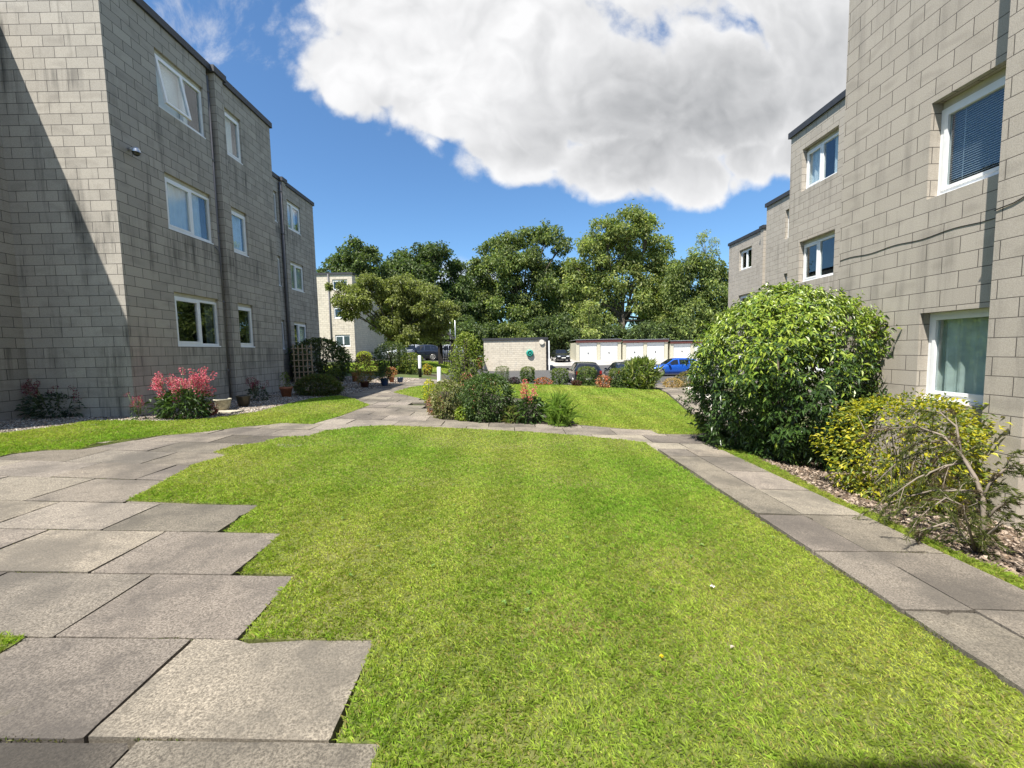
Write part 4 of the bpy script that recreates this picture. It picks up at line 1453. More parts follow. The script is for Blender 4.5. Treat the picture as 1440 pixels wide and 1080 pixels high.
def crown(lobes, L, Wd, cols, dens, sub=9, gap=0.0):
    """lobes (centre, radius): each is broken into smaller leaf clumps, so that sky shows between them"""
    parts = []
    for c, r in lobes:
        k = max(6, int(sub * (1.7 + r * 0.62)))
        d = rdir(k)
        cc = np.array(c) + d * r * (0.45 + 0.55 * RNG.random((k, 1))) * np.array([1, 1, 0.9])
        for q in cc:
            rr = r * RNG.uniform(0.22, 0.46)
            t = RNG.uniform(0.72, 1.3)
            n = max(14, int(dens * rr * rr * 20))
            parts.append(lobe_leaves(q, (rr * 1.15, rr * 1.15, rr * 0.72), n, L, Wd, [tuple(np.array(x) * t) for x in cols], shell=0.35))
    return merge(parts)


def limb_tubes(m, base, lobes, r0, fork):
    base = np.array(base, float)
    fk = np.array(fork, float)
    m.tube([base - [0, 0, .3], base + (fk - base) * .08, base + (fk - base) * .5 + RNG.normal(0, .1, 3) * [1, 1, 0], fk], [r0 * 1.35, r0 * 1.05, r0 * .85, r0 * .7], 10)
    for c, r in lobes:
        c = np.array(c)
        s = base + (fk - base) * RNG.uniform(.6, 1.0)
        mid = (s + c) / 2 + RNG.normal(0, .12 * r, 3) + [0, 0, .1 * r]
        m.tube([s, mid, c], [r0 * .42, r0 * .26, r0 * .08], 6)
        for _ in range(3):
            e = c + rdir(1)[0] * r * .8
            m.tube([(mid + c) / 2, (c + e) / 2 + RNG.normal(0, .1 * r, 3), e], [r0 * .14, r0 * .09, r0 * .03], 5)


def tree(name, label, Y, lobes_px, L, Wd, cols, dens, r0, base_px, fork_px, group='trees beyond the garages', depth=2.0, sub=9, cat='tree'):
    bp = at(base_px[0], 490, Y)
    bz = float(G(bp[0], Y))
    root = empty(name, (bp[0], Y, bz), label, cat, group)
    lobes = []
    for px, py, rp in lobes_px:
        r = rp * Y / F_PX
        q = at(px, py, Y)
        lobes.append(((q[0] - bp[0], RNG.uniform(-1, 1) * depth, q[2] - bz), r))
    V, T, C = crown(lobes, L, Wd, [(1.80 * k[0], 1.66 * k[1], 2.0 * k[2]) for k in cols], dens, sub)
    tri_mesh('crown', V, T, C, M['leaf'], root)
    m = MB()
    fq = at(fork_px[0], fork_px[1], Y)
    limb_tubes(m, (0, 0, 0), lobes, r0, (fq[0] - bp[0], 0, fq[2] - bz))
    m.build('trunk', M['trunk'], root)
    return root


DK = [(.045, .072, .020), (.062, .095, .024), (.085, .120, .030), (.034, .054, .017)]
MD = [(.085, .125, .030), (.115, .155, .036), (.150, .185, .044), (.060, .090, .024)]
LT = [(.130, .170, .040), (.165, .205, .048), (.200, .230, .060), (.095, .130, .034)]
GP = 'tall trees beyond the garages'
tree('broadleaf_tree', 'dark round headed tree rising directly behind the distant pale block', 68, [(480, 366, 22), (500, 356, 18), (522, 368, 20), (468, 388, 18), (500, 392, 26), (535, 388, 22), (515, 420, 28), (480, 425, 26), (545, 430, 26)],
     .42, .6, DK, 6.0, .45, (508, 490), (508, 430), GP)
tree('broadleaf_tree', 'dark spreading tree behind the light poles left of the tall twin crowned tree', 72, [(560, 366, 20), (590, 362, 20), (615, 360, 18), (638, 376, 16), (570, 392, 26), (605, 395, 28), (640, 405, 22), (590, 430, 32), (630, 440, 30), (655, 430, 18), (650, 465, 24), (610, 470, 28)],
     .44, .6, DK + [(.05, .09, .02)], 6.0, .5, (605, 490), (605, 430), GP)
tree('broadleaf_tree', 'tall mid green tree above the block store with sky showing through', 74, [(695, 350, 20), (722, 338, 17), (742, 332, 16), (768, 330, 17), (788, 346, 15), (680, 376, 20), (712, 372, 24), (752, 365, 24), (785, 375, 18), (682, 405, 18), (722, 405, 26), (765, 405, 24), (690, 436, 24), (735, 440, 28), (775, 440, 24), (700, 468, 22), (750, 470, 24)],
     .44, .6, MD + DK[:2], 5.2, .5, (735, 490), (735, 420), GP)
tree('broadleaf_tree', 'tallest light green tree with a broad domed crown above the garages', 70, [(880, 320, 26), (850, 328, 22), (910, 326, 22), (936, 346, 17), (826, 350, 19), (868, 352, 28), (905, 358, 28), (820, 378, 18), (846, 382, 24), (885, 390, 26), (932, 378, 20), (925, 405, 18), (855, 418, 24), (895, 428, 20), (822, 415, 18), (820, 440, 22), (850, 450, 20), (935, 432, 18), (806, 372, 14), (803, 402, 18), (806, 425, 16), (912, 452, 20), (935, 455, 18)],
     .42, .6, LT + MD[:2], 4.4, .6, (873, 492), (876, 440), GP)
tree('broadleaf_tree', 'mid green tree beside the stepped buff block at the right end of the row', 64, [(955, 385, 22), (980, 372, 20), (1005, 380, 20), (1022, 392, 16), (962, 415, 26), (998, 412, 26), (1024, 425, 18), (965, 448, 26), (1000, 450, 28), (1024, 458, 18), (945, 462, 18)],
     .40, .6, MD + LT[:1] + DK[:1], 5.4, .42, (985, 492), (988, 430), GP)
tree('broadleaf_tree', 'thin twiggy tree top poking up behind the tree beside the buff block', 82, [(994, 326, 8), (984, 338, 8), (1004, 340, 9), (992, 350, 11), (1012, 352, 8), (975, 352, 7)],
     .30, .5, LT, 1.7, .22, (994, 492), (994, 360), GP, sub=6)
tree('broadleaf_tree', 'small leafy tree in front of the tallest tree behind the first garage', 60, [(828, 432, 12), (818, 450, 13), (838, 452, 12), (828, 468, 14)],
     .34, .6, LT, 5.0, .15, (828, 492), (828, 460), GP, depth=.8)
for px, py, rr, cols, lab in ((662, 400, 30, DK, 'dark tree filling the gap left of the tall twin crowned tree'), (805, 385, 30, DK, 'dark tree filling the gap left of the tallest domed tree'),
                              (935, 392, 30, DK, 'dark tree filling the gap right of the tallest domed tree'), (575, 390, 28, DK, 'dark tree behind the crown of the wide low spreading tree')):
    tree('broadleaf_tree', lab, 86, [(px, py, rr * .6), (px - rr * .6, py + rr * .6, rr * .6), (px + rr * .6, py + rr * .6, rr * .6), (px, py + rr * 1.2, rr * .7), (px - rr * .6, py + rr * 1.9, rr * .6), (px + rr * .6, py + rr * 1.9, rr * .6)],
         .5, .6, cols + MD[:1], 4.0, .4, (px, 490), (px, py + rr), GP, depth=1.5)
for i, (px, top, wd, cols, lab) in enumerate(((648, 440, 26, DK, 'dark understorey bush behind the two thin poles'), (682, 452, 24, DK, 'dark bush over the left end of the block store roof'),
                                             (720, 450, 26, MD, 'dark leafy bush over the middle of the block store roof'), (762, 446, 26, DK, 'leafy bush over the right end of the block store roof'),
                                             (797, 440, 22, DK, 'dark bush arching over the black car in the shade'), (832, 452, 22, DK, 'dark bush behind the left door of the first garage pair'),
                                             (868, 452, 24, DK, 'dark bush behind the right door of the first garage pair'), (905, 448, 26, DK, 'dark bush behind the middle garage pair'),
                                             (945, 446, 26, DK, 'dark bush behind the lower garage pair'), (985, 444, 28, MD, 'bush behind the blue car and the lower garages'),
                                             (1022, 446, 24, DK, 'bush beside the far bay of the buff block'), (560, 452, 26, DK, 'dark bush behind the silver cars'),
                                             (600, 456, 26, DK, 'dark bush behind the dark blue small car'), (520, 450, 24, DK, 'dark bush beside the distant pale block'))):
    tree('understorey_bush', lab, 62.5 if px > 660 else 58, [(px, top + wd * .7, wd * .75), (px - wd * .6, top + wd * 1.2, wd * .7), (px + wd * .6, top + wd * 1.1, wd * .7), (px, top + wd * 1.7, wd * .8),
                                                             (px - wd * .5, top + wd * 2.1, wd * .6), (px + wd * .5, top + wd * 2.0, wd * .6)],
         .38, .6, cols, 7.0, .12, (px, 492), (px, top + wd), 'dark bushes along the far boundary', depth=1.5, cat='bush')
tree('spreading_tree', 'wide low spreading tree with drooping leaf tips between the grey block and the car park', 30,
     [(500, 412, 15), (478, 402, 8), (523, 405, 18), (550, 402, 17), (580, 408, 19), (606, 418, 18), (628, 434, 15), (486, 426, 10), (512, 430, 19), (542, 425, 22), (574, 430, 22), (606, 442, 19),
      (532, 450, 18), (562, 454, 20), (592, 460, 17), (468, 405, 4), (498, 441, 12), (620, 455, 14), (545, 470, 12), (580, 474, 13), (608, 474, 11), (637, 446, 9)],
     .19, .5, [(.135, .165, .042), (.16, .19, .05), (.10, .125, .03), (.07, .09, .025)], 48.0, .17, (560, 500), (560, 468), None, depth=1.6, sub=10)

# ------------------------------------------------------------------ shrubs and plants


def dome_points(n, rx, ry, h, bulge=0.55, shell=0.75, foot=0.72, power=2.0, core=0.12):
    """points near the surface of a bush: widest at bulge*h, narrower at the foot"""
    z = RNG.random(n)
    seed = RNG.uniform(0, 6)
    prof = np.where(z < bulge, foot + (1 - foot) * np.sin(z / bulge * math.pi / 2), np.sqrt(np.clip(1 - ((z - bulge) / (1 - bulge)) ** power, 0, 1)))
    th = RNG.uniform(0, 2 * math.pi, n)
    lump = 1 + 0.09 * np.sin(th * 3 + z * 5 + seed) + 0.08 * np.sin(th * 7 - z * 11 + 2 * seed) + 0.05 * np.sin(th * 13 + z * 17 + seed) + 0.05 * RNG.normal(size=n)
    k = (shell + (1 - shell) * RNG.random(n)) * lump
    inner = RNG.random(n) < core
    k = np.where(inner, k * RNG.random(n), k)
    P = np.stack([rx * prof * k * np.cos(th), ry * prof * k * np.sin(th), h * (z * (0.97 + 0.03 * k) + 0.02 * RNG.normal(size=n))], 1)
    out = unit(np.stack([np.cos(th) * prof / rx, np.sin(th) * prof / ry, (z - bulge) * 1.6 / h + 0.15], 1))
    return P, out, z


def fit(px, y_top, y_base, px0, px1):
    """plan position, width and height of a plant from its outline in the photograph"""
    b = gp(px, y_base)
    Y = b[1]
    l, r = at(px0, (y_top + y_base) / 2, Y), at(px1, (y_top + y_base) / 2, Y)
    t = at(px, y_top, Y)
    return np.array([(l[0] + r[0]) / 2, Y, b[2]]), (r[0] - l[0]) / 2, t[2] - b[2]


def stems(root, rx, ry, h, n, rad, mat, spread=0.7):
    m = MB()
    for _ in range(n):
        a = RNG.uniform(0, 2 * math.pi)
        e = np.array([math.cos(a) * rx * spread * RNG.random(), math.sin(a) * ry * spread * RNG.random(), h * RNG.uniform(.6, .92)])
        b = np.array([e[0] * .15, e[1] * .15, -0.05])
        m.tube([b, (b + e) / 2 + [0, 0, h * .05], e], [rad, rad * .7, rad * .3], 5)
    m.build('stem', mat, root)


def shrub(name, label, cat, where, n, L, Wd, cols, w=None, group=None, new=None, mat='leaf', bulge=.55, droop=.3, ryk=1.0, shell=.75, upright=0.0, topcol=None, nst=7, back=True, foot=.72, power=2.0):
    """where = (px, y_top, y_base, px_left, px_right) in the photograph; leaves by the thousand on a few stems"""
    c, rx, h = fit(*where)
    ry = rx * ryk
    if back:
        c = c + np.array([0, ry * 0.5, 0])
        c[2] = float(G(c[0], c[1]))
    root = empty(name, tuple(c), label, cat, group)
    P, out, z = dome_points(n, rx, ry, h, bulge, shell, foot, power)
    D = unit(out * (1 - upright) + np.array([0, 0, 1.0]) * (upright + .1) + RNG.normal(size=(n, 3)) * .55)
    N = unit(np.array([0, 0, 1.0]) + out * .5 + RNG.normal(size=(n, 3)) * .4)
    col = pick([tuple(1.3 * q for q in k) for k in cols], n, w)
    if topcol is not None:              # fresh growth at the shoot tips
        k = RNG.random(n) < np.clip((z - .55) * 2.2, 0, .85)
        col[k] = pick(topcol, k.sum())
    Ls = L * RNG.uniform(.6, 1.3, n)
    V, T, C = leaves(P - D * Ls[:, None] * .3, D, N, Ls, Ls * Wd, col, droop)
    tri_mesh('foliage', V, T, C, M[mat], root)
    stems(root, rx, ry, h, nst, max(.006, .018 * h), M['trunk'])
    return root, c, rx, ry, h


# the big laurel by the buff block: long glossy leaves in drooping whorls
def laurel():
    c = np.array([4.32, 6.75, float(G(4.32, 6.75))])
    root = empty('laurel_bush', tuple(c), 'huge rounded glossy laurel bush against the buff block', 'bush')
    nw = 5600
    P, out, z = dome_points(nw, 1.30, 1.2, 2.62, .60, .88, .58, 2.0, .28)
    P[:, 0] += .10 * (P[:, 2] / 2.62 - .5)
    P[:, 2] *= np.where(P[:, 0] < 0, 1 + .08 * P[:, 0] * (P[:, 2] > 1.4), 1 - .03 * P[:, 0])
    parts = []
    k = 8
    base = np.repeat(P, k, axis=0)
    o = np.repeat(out, k, axis=0)
    zz = np.repeat(z, k)
    n = len(base)
    ax = unit(o + RNG.normal(size=(n, 3)) * .25)
    th = np.tile(np.arange(k) * 2.4, nw) + np.repeat(RNG.uniform(0, 6, nw), k)
    a = unit(np.cross(ax, np.array([0.13, 0.21, 1.0])))
    b = np.cross(ax, a)
    rd = a * np.cos(th)[:, None] + b * np.sin(th)[:, None]
    D = unit(rd * .85 + ax * .55 + np.array([0, 0, -.28]))
    N = unit(ax + np.array([0, 0, .6]))
    st = base + ax * (np.tile(np.arange(k), nw) * .012)[:, None]
    L = .088 * RNG.uniform(.5, 1.25, n)
    col = pick([(.035, .075, .016), (.05, .10, .02), (.075, .135, .026), (.028, .055, .014)], n)
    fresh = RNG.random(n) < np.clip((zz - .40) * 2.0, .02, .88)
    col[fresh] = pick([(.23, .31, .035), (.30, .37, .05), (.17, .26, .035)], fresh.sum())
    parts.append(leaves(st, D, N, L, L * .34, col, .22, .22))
    # a few long shoots that stick out
    sh = MB()
    for i in range(34):
        q = P[RNG.integers(nw)]
        if q[2] < 1.5:
            continue
        d = unit(np.array([q[0] * .5, q[1] * .5, .9]) + RNG.normal(0, .25, 3))
        ln = RNG.uniform(.12, .3)
        sh.tube([q - d * .2, q + d * ln], [.006, .003], 5)
        m = 9
        pp = q + d * np.linspace(0, ln, m)[:, None]
        parts.append(leaves(pp, unit(RNG.normal(size=(m, 3)) + d * .8), np.tile([0, 0, 1.0], (m, 1)), .075, .024, pick([(.16, .24, .03), (.12, .19, .03)], m), .2))
    V, T, C = merge(parts)
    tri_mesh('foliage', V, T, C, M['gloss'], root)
    for i in range(11):
        a = RNG.uniform(0, 6.28)
        e = np.array([math.cos(a) * .8 * RNG.random(), math.sin(a) * .8 * RNG.random(), 1.9])
        sh.tube([np.array([e[0] * .2, e[1] * .2, -.1]), e * [.6, .6, .5], e], [.035, .026, .008], 6)
    sh.build('branch', M['trunk'], root)


laurel()


def golden():
    c = np.array([4.46, 4.66, float(G(4.46, 4.66))])
    root = empty('golden_shrub', tuple(c), 'yellow green leafy shrub below the large curtained window', 'shrub')
    n = 9500
    P, out, z = dome_points(n, .80, .64, 1.16, .62, .62)
    P += np.array([0, 0, .05])
    clump = np.sin(P[:, 0] * 9 + P[:, 2] * 4) + np.sin(P[:, 1] * 8 - P[:, 2] * 7) + RNG.normal(0, .5, n)
    keep = (clump > -.8)
    P, out, z = P[keep], out[keep], z[keep]
    n = len(P)
    D = unit(out + RNG.normal(size=(n, 3)) * .6)
    N = unit(np.array([0, 0, 1.0]) + out * .4 + RNG.normal(size=(n, 3)) * .35)
    L = .052 * RNG.uniform(.6, 1.3, n)
    col = pick([(.40, .38, .025), (.30, .32, .03), (.16, .22, .03), (.50, .45, .035), (.10, .14, .03)], n)
    V, T, C = leaves(P, D, N, L, L * .5, col, .2)
    tri_mesh('foliage', V, T, C, M['leaf'], root)
    stems(root, .7, .55, 1.1, 22, .011, M['twig'], .9)


golden()


def wispy():
    """leggy shrub with bare forked stems and thin drooping needles"""
    bp = gp(1372, 778)
    c = np.array([bp[0] + .05, bp[1], bp[2]])
    root = empty('needle_shrub', tuple(c), 'straggly half bare needle leaved shrub leaning over the bark bed', 'shrub')
    m, parts = MB(), []
    Y = c[1]

    def q(px, py, dy=0.0):
        w = at(px, py, Y + dy)
        return w - c
    mains = [[q(1372, 778), q(1384, 735), q(1382, 700), q(1372, 672, .1), q(1352, 640, .2), q(1325, 612, .3), q(1290, 600, .4), q(1250, 602, .5)],
             [q(1384, 735), q(1376, 690, .1), q(1360, 650, .25), q(1335, 625, .4), q(1300, 632, .5), q(1262, 650, .6), q(1230, 680, .6)],
             [q(1382, 700), q(1392, 680, .0), q(1412, 660, -.05), q(1440, 650, -.1), q(1475, 655, -.15)],
             [q(1384, 735), q(1400, 715, -.05), q(1425, 700, -.1), q(1455, 705, -.2)],
             [q(1376, 690, .1), q(1345, 690, .2), q(1310, 690, .3), q(1270, 700, .4), q(1230, 715, .45)],
             [q(1372, 778), q(1350, 745, .05), q(1330, 735, .1), q(1300, 745, .15), q(1275, 770, .1)],
             [q(1352, 640, .2), q(1345, 600, .3), q(1322, 580, .5), q(1285, 575, .6)],
             [q(1372, 778), q(1385, 755, -.1), q(1410, 735, -.2), q(1445, 735, -.3)],
             [q(1372, 778), q(1362, 740, -.1), q(1352, 710, -.15), q(1330, 700, -.1), q(1300, 720, -.1)],
             [q(1360, 650, .25), q(1330, 655, .25), q(1290, 672, .3), q(1250, 700, .3)]]
    for i, pl in enumerate(mains):
        r0 = (.022, .018, .013, .011, .011, .011, .010, .011, .010, .010)[i]
        m.tube(pl, list(np.linspace(r0, .004, len(pl))), 6)
        for k in range(1, len(pl)):
            for _ in range(4):
                t = RNG.random()
                s = pl[k - 1] + (pl[k] - pl[k - 1]) * t
                d = unit((pl[k] - pl[k - 1]) / np.linalg.norm(pl[k] - pl[k - 1]) + RNG.normal(0, .7, 3) + [0, 0, -.25])
                ln = RNG.uniform(.10, .30)
                e = s + d * ln + [0, 0, -.35 * ln]
                mid = s + d * ln * .55
                m.tube([s, mid, e], [.004, .003, .0015], 4)
                nn = int(ln * 330)
                tt = RNG.random((nn, 1))
                pp = np.where(tt < .5, s + (mid - s) * tt * 2, mid + (e - mid) * (tt - .5) * 2)
                if RNG.random() < .06:
                    continue
                green = RNG.random() < .8
                cols = [(.15, .18, .05), (.20, .22, .06), (.10, .125, .035)] if green else [(.17, .13, .075), (.13, .10, .06)]
                dd = unit(RNG.normal(size=(nn, 3)) * .6 + d * .9)
                parts.append(leaves(pp, dd, rdir(nn), .042 * RNG.uniform(.6, 1.3, nn), .0042, pick(cols, nn), .35, .05))
    V, T, C = merge(parts)
    tri_mesh('foliage', V, T, C, M['leaf'], root)
    m.build('branch', M['twig'], root)


wispy()


def valerian(name, label, where, n_leaf, n_spike, petals, leafc, cat='flowering plant', group=None, spread=1.0):
    """leafy clump below, loose flower heads above"""
    c, rx, h = fit(*where)
    c = c + np.array([0, rx * .4, 0]); c[2] = float(G(c[0], c[1]))
    root = empty(name, tuple(c), label, cat, group)
    P, out, z = dome_points(n_leaf, rx * .9, rx * .7, h * .58, .5, .5)
    D = unit(out + RNG.normal(size=(n_leaf, 3)) * .4 + [0, 0, .25])
    N = unit(np.array([0, 0, 1.0]) + RNG.normal(size=(n_leaf, 3)) * .4)
    L = h * .12 * RNG.uniform(.6, 1.3, n_leaf)
    V, T, C = leaves(P, D, N, L, L * .34, pick(leafc, n_leaf), .35)
    tri_mesh('foliage', V, T, C, M['gloss'], root)
    m, parts = MB(), []
    for _ in range(n_spike):
        a = RNG.uniform(0, 6.28)
        rr = rx * spread * math.sqrt(RNG.random())
        top = np.array([math.cos(a) * rr, math.sin(a) * rr * .7, h * min(1.0, RNG.uniform(.6, .86) + (.16 if RNG.random() < .3 else 0))])
        b = np.array([top[0] * .5, top[1] * .5, h * .2])
        m.tube([b, (b + top) / 2 + [0, 0, .02], top], [.006, .005, .003], 5)
        k = int(RNG.integers(2, 5))
        for j in range(k):
            q = top + np.array([RNG.normal(0, .02), RNG.normal(0, .02), -j * h * .075])
            nn = 22
            d = rdir(nn)
            pp = q + d * np.array([.042, .042, .036]) * h * 1.1 * (1 + .12 * j) * RNG.uniform(.5, 1.1, (nn, 1))
            parts.append(leaves(pp, d, rdir(nn), .022 * h * 1.3, .018 * h * 1.3, pick(petals, nn), .1))
    V, T, C = merge(parts)
    tri_mesh('flowers', V, T, C, M['petal'], root)
    m.build('stem', M['greenstem'], root)


PINK = [(.52, .10, .15), (.60, .18, .22), (.44, .07, .12), (.66, .30, .30)]
SALM = [(.66, .17, .16), (.72, .26, .24), (.58, .12, .12)]
DUSK = [(.20, .05, .08), (.26, .07, .09), (.12, .04, .05)]
LG = [(.06, .11, .03), (.09, .15, .04), (.045, .08, .025)]
GR = [(.05, .085, .045), (.065, .10, .055), (.035, .06, .035)]
valerian('valerian', 'big pink flowering clump at the corner of the grey block', (242, 520, 590, 205, 284), 900, 52, PINK, LG)
valerian('valerian', 'thin pink stems in the shade just left of the big pink clump', (190, 552, 591, 178, 204), 60, 9, PINK[:1] + DUSK, LG)
valerian('valerian', 'shaded dusky plant in the recess of the grey block', (58, 532, 589, 14, 108), 900, 26, DUSK, GR)
valerian('valerian', 'dusky red flowered clump behind the dark glazed pot', (357, 530, 564, 342, 374), 260, 18, DUSK + PINK[:1], GR)
valerian('valerian', 'salmon flowered clump at the right end of the flower bed', (746, 536, 596, 722, 772), 900, 10, SALM, LG, spread=.5)
shrub('low_plant', 'low dark red leafed plant between the pink clump and the stone urn', 'plant', (283, 566, 585, 271, 299), 260, .07, .5, [(.14, .03, .03), (.20, .05, .05), (.07, .05, .03)])
shrub('rhododendron', 'large dark evergreen bush behind the trellis', 'bush', (440, 476, 538, 403, 484), 5200, .13, .42, DK + [(.05, .085, .03)], mat='gloss', ryk=.7, topcol=MD)
shrub('spreading_shrub', 'low spreading shrub at the end of the left grass strip', 'shrub', (438, 527, 557, 410, 474), 3400, .09, .4, [(.06, .085, .022), (.085, .11, .03), (.11, .10, .035)], bulge=.35, ryk=.8)
shrub('round_bush', 'small rounded bush right of the dark evergreen by the distant block', 'bush', (476, 492, 524, 466, 490), 1400, .09, .5, DK + MD[:1])
shrub('golden_bush', 'clipped golden bush at the corner of the distant pale block', 'bush', (512, 494, 508, 502, 522), 900, .13, .55, [(.30, .30, .03), (.22, .26, .03)], back=False)
shrub('round_bush', 'big dark round bush under the spreading tree', 'bush', (546, 481, 524, 523, 572), 4200, .11, .5, DK + [(.05, .08, .025)], mat='gloss', topcol=MD)
shrub('mixed_shrub', 'yellowish green shrub beside the white and black bollard', 'shrub', (575, 496, 525, 560, 592), 2000, .10, .5, MD + [(.26, .26, .04)])
shrub('yellow_flowers', 'small yellow flowering clump right of the white and black bollard', 'flowering plant', (600, 512, 526, 594, 607), 500, .09, .6, [(.55, .42, .03), (.25, .16, .06), (.10, .14, .04)])
# central flower bed
BEDG = 'plants of the central flower bed'
shrub('spirea', 'tall loose light green shrub at the back of the flower bed', 'shrub', (655, 468, 572, 628, 682), 4200, .085, .42, LT + [(.17, .22, .045)], upright=.45, shell=.45, topcol=[(.20, .26, .05), (.26, .30, .07)], ryk=.8, nst=14)
shrub('dense_shrub', 'dense dark green bush in the middle of the flower bed', 'shrub', (684, 527, 594, 648, 724), 6500, .055, .55, [(.045, .08, .022), (.065, .105, .03), (.085, .13, .04)], ryk=.8)
shrub('variegated_shrub', 'pale variegated shrub at the left of the flower bed', 'shrub', (627, 535, 590, 604, 652), 3000, .055, .5, [(.20, .20, .09), (.10, .13, .04), (.16, .16, .06), (.26, .25, .13)], ryk=.8)
shrub('rose', 'pink rose blooms in front of the tall light green shrub', 'flowering plant', (656, 522, 578, 646, 668), 700, .055, .6, [(.5, .20, .17), (.10, .13, .04), (.08, .11, .03)])
shrub('yellow_flowers', 'small bright yellow flowers at the left tip of the flower bed', 'flowering plant', (601, 534, 568, 594, 612), 700, .05, .6, [(.60, .52, .02), (.40, .40, .03), (.12, .16, .04)])
shrub('red_leaf_plant', 'low reddish leafed plant at the paved corner of the flower bed', 'plant', (612, 556, 584, 599, 626), 700, .055, .5, [(.20, .09, .06), (.30, .16, .10), (.14, .13, .05)])
shrub('lavender', 'silver grey lavender at the front of the flower bed', 'plant', (645, 545, 586, 630, 660), 1600, .07, .16, [(.16, .20, .17), (.21, .25, .22), (.12, .16, .12)], upright=.6)
shrub('lime_plant', 'low lime green plant at the front edge of the flower bed', 'plant', (650, 572, 592, 638, 666), 900, .045, .6, [(.24, .30, .04), (.17, .23, .03)])
shrub('iris', 'clump of upright sword shaped leaves at the right tip of the flower bed', 'plant', (788, 563, 600, 768, 808), 420, .40, .05, [(.16, .25, .04), (.21, .30, .05), (.12, .19, .03)], upright=.85, droop=.2, bulge=.4, shell=.3)
shrub('edging_plant', 'thin grassy tuft between the dense bush and the salmon flowers', 'plant', (716, 572, 596, 706, 730), 160, .22, .06, [(.14, .20, .04), (.18, .17, .06)], upright=.8)
# clipped bushes along the far edge of the lawn
HG = 'clipped box bushes along the car park'
BX = [(.055, .095, .022), (.080, .125, .028), (.11, .155, .036)]
for wh, lb in (((706, 515, 535, 697, 716), 'leftmost clipped bush below the block store'), ((742, 516, 538, 733, 752), 'second clipped bush from the left below the block store'),
               ((787, 518, 540, 776, 799), 'clipped bush just left of the black hatchback'), ((826, 516, 543, 813, 838), 'clipped bush directly in front of the black hatchback'),
               ((868, 518, 546, 858, 880), 'clipped bush touching the spiky bush')):
    shrub('clipped_bush', lb, 'bush', wh, 1900, .07, .55, BX, group=HG, bulge=.72, shell=.82, topcol=LT[:3], foot=.92, power=3.5)
shrub('spiky_bush', 'wide bush with long upright shoots by the start of the right hand path', 'bush', (905, 506, 548, 878, 932), 1500, .34, .16, [(.10, .15, .03), (.14, .19, .04), (.20, .22, .06), (.06, .09, .02)], upright=.45, droop=.05, shell=.5)
for wh, cs, lb in (((722, 531, 541, 715, 731), [(.05, .02, .05), (.08, .04, .06), (.03, .05, .03)], 'dark purple low plant between the two leftmost clipped bushes'),
                   ((765, 531, 542, 753, 776), [(.45, .13, .06), (.30, .12, .08), (.10, .11, .04)], 'orange flowered low plant between the clipped bushes'),
                   ((849, 528, 546, 839, 860), [(.50, .16, .10), (.42, .22, .13), (.12, .10, .04)], 'coral leafed plant at the tail of the black hatchback'),
                   ((811, 535, 543, 805, 817), [(.10, .03, .03), (.07, .06, .03)], 'dark red low plant by the wheel of the black hatchback'),
                   ((692, 530, 542, 682, 700), [(.5, .28, .2), (.10, .13, .04)], 'peach flowered low plant left of the clipped bushes')):
    shrub('low_plant', lb, 'plant', wh, 420, .11, .35, cs, upright=.3)
shrub('heather', 'olive green low bush at the far bend of the right hand path', 'plant', (973, 522, 545, 955, 998), 2000, .09, .4, [(.09, .11, .03), (.16, .14, .05), (.22, .17, .08)], bulge=.4)
shrub('heather', 'straw coloured dry plants beside the olive green low bush', 'plant', (948, 532, 545, 935, 962), 700, .10, .3, [(.45, .33, .16), (.36, .25, .12), (.25, .2, .09)], bulge=.4)


# ------------------------------------------------------------------ pots, posts and small things
def pot(name, label, px, y_top, y_base, w_px, mat, prof='taper', plant=None, group=None):
    b = gp(px, y_base)
    k = b[1] / F_PX
    h, r = (y_base - y_top) * k * 1.02, w_px * k / 2
    root = empty(name, tuple(b), label, 'plant pot', group)
    m = MB()
    P = {'taper': [(0, 0), (r * .66, 0), (r * .90, h * .78), (r, h * .78), (r, h), (r * .86, h), (r * .8, h * .86), (0, h * .84)],
         'bowl': [(0, 0), (r * .55, 0), (r * .78, h * .3), (r * .93, h * .85), (r, h * .9), (r, h), (r * .85, h), (r * .8, h * .86), (0, h * .84)]}[prof]
    m.lathe(P, (0, 0, 0), 22)
    m.build('bowl', mat, root)
    s = MB()
    s.lathe([(r * .8, h * .87), (0, h * .89)], (0, 0, 0), 16)
    s.build('compost', M['soil'], root)
    if plant:
        n, ph, pr, L, cols, upr = plant
        Q, out, z = dome_points(n, pr, pr, ph, .5, .4)
        D = unit(out * (1 - upr) + np.array([0, 0, upr + .1]) + RNG.normal(size=(n, 3)) * .45)
        V, T, C = leaves(Q + np.array([0, 0, h * .85]), D, unit(RNG.normal(size=(n, 3)) * .5 + [0, 0, 1.0]), L * RNG.uniform(.6, 1.3, n), L * .42, pick(cols, n), .25)
        tri_mesh('foliage', V, T, C, M['leaf'], root)


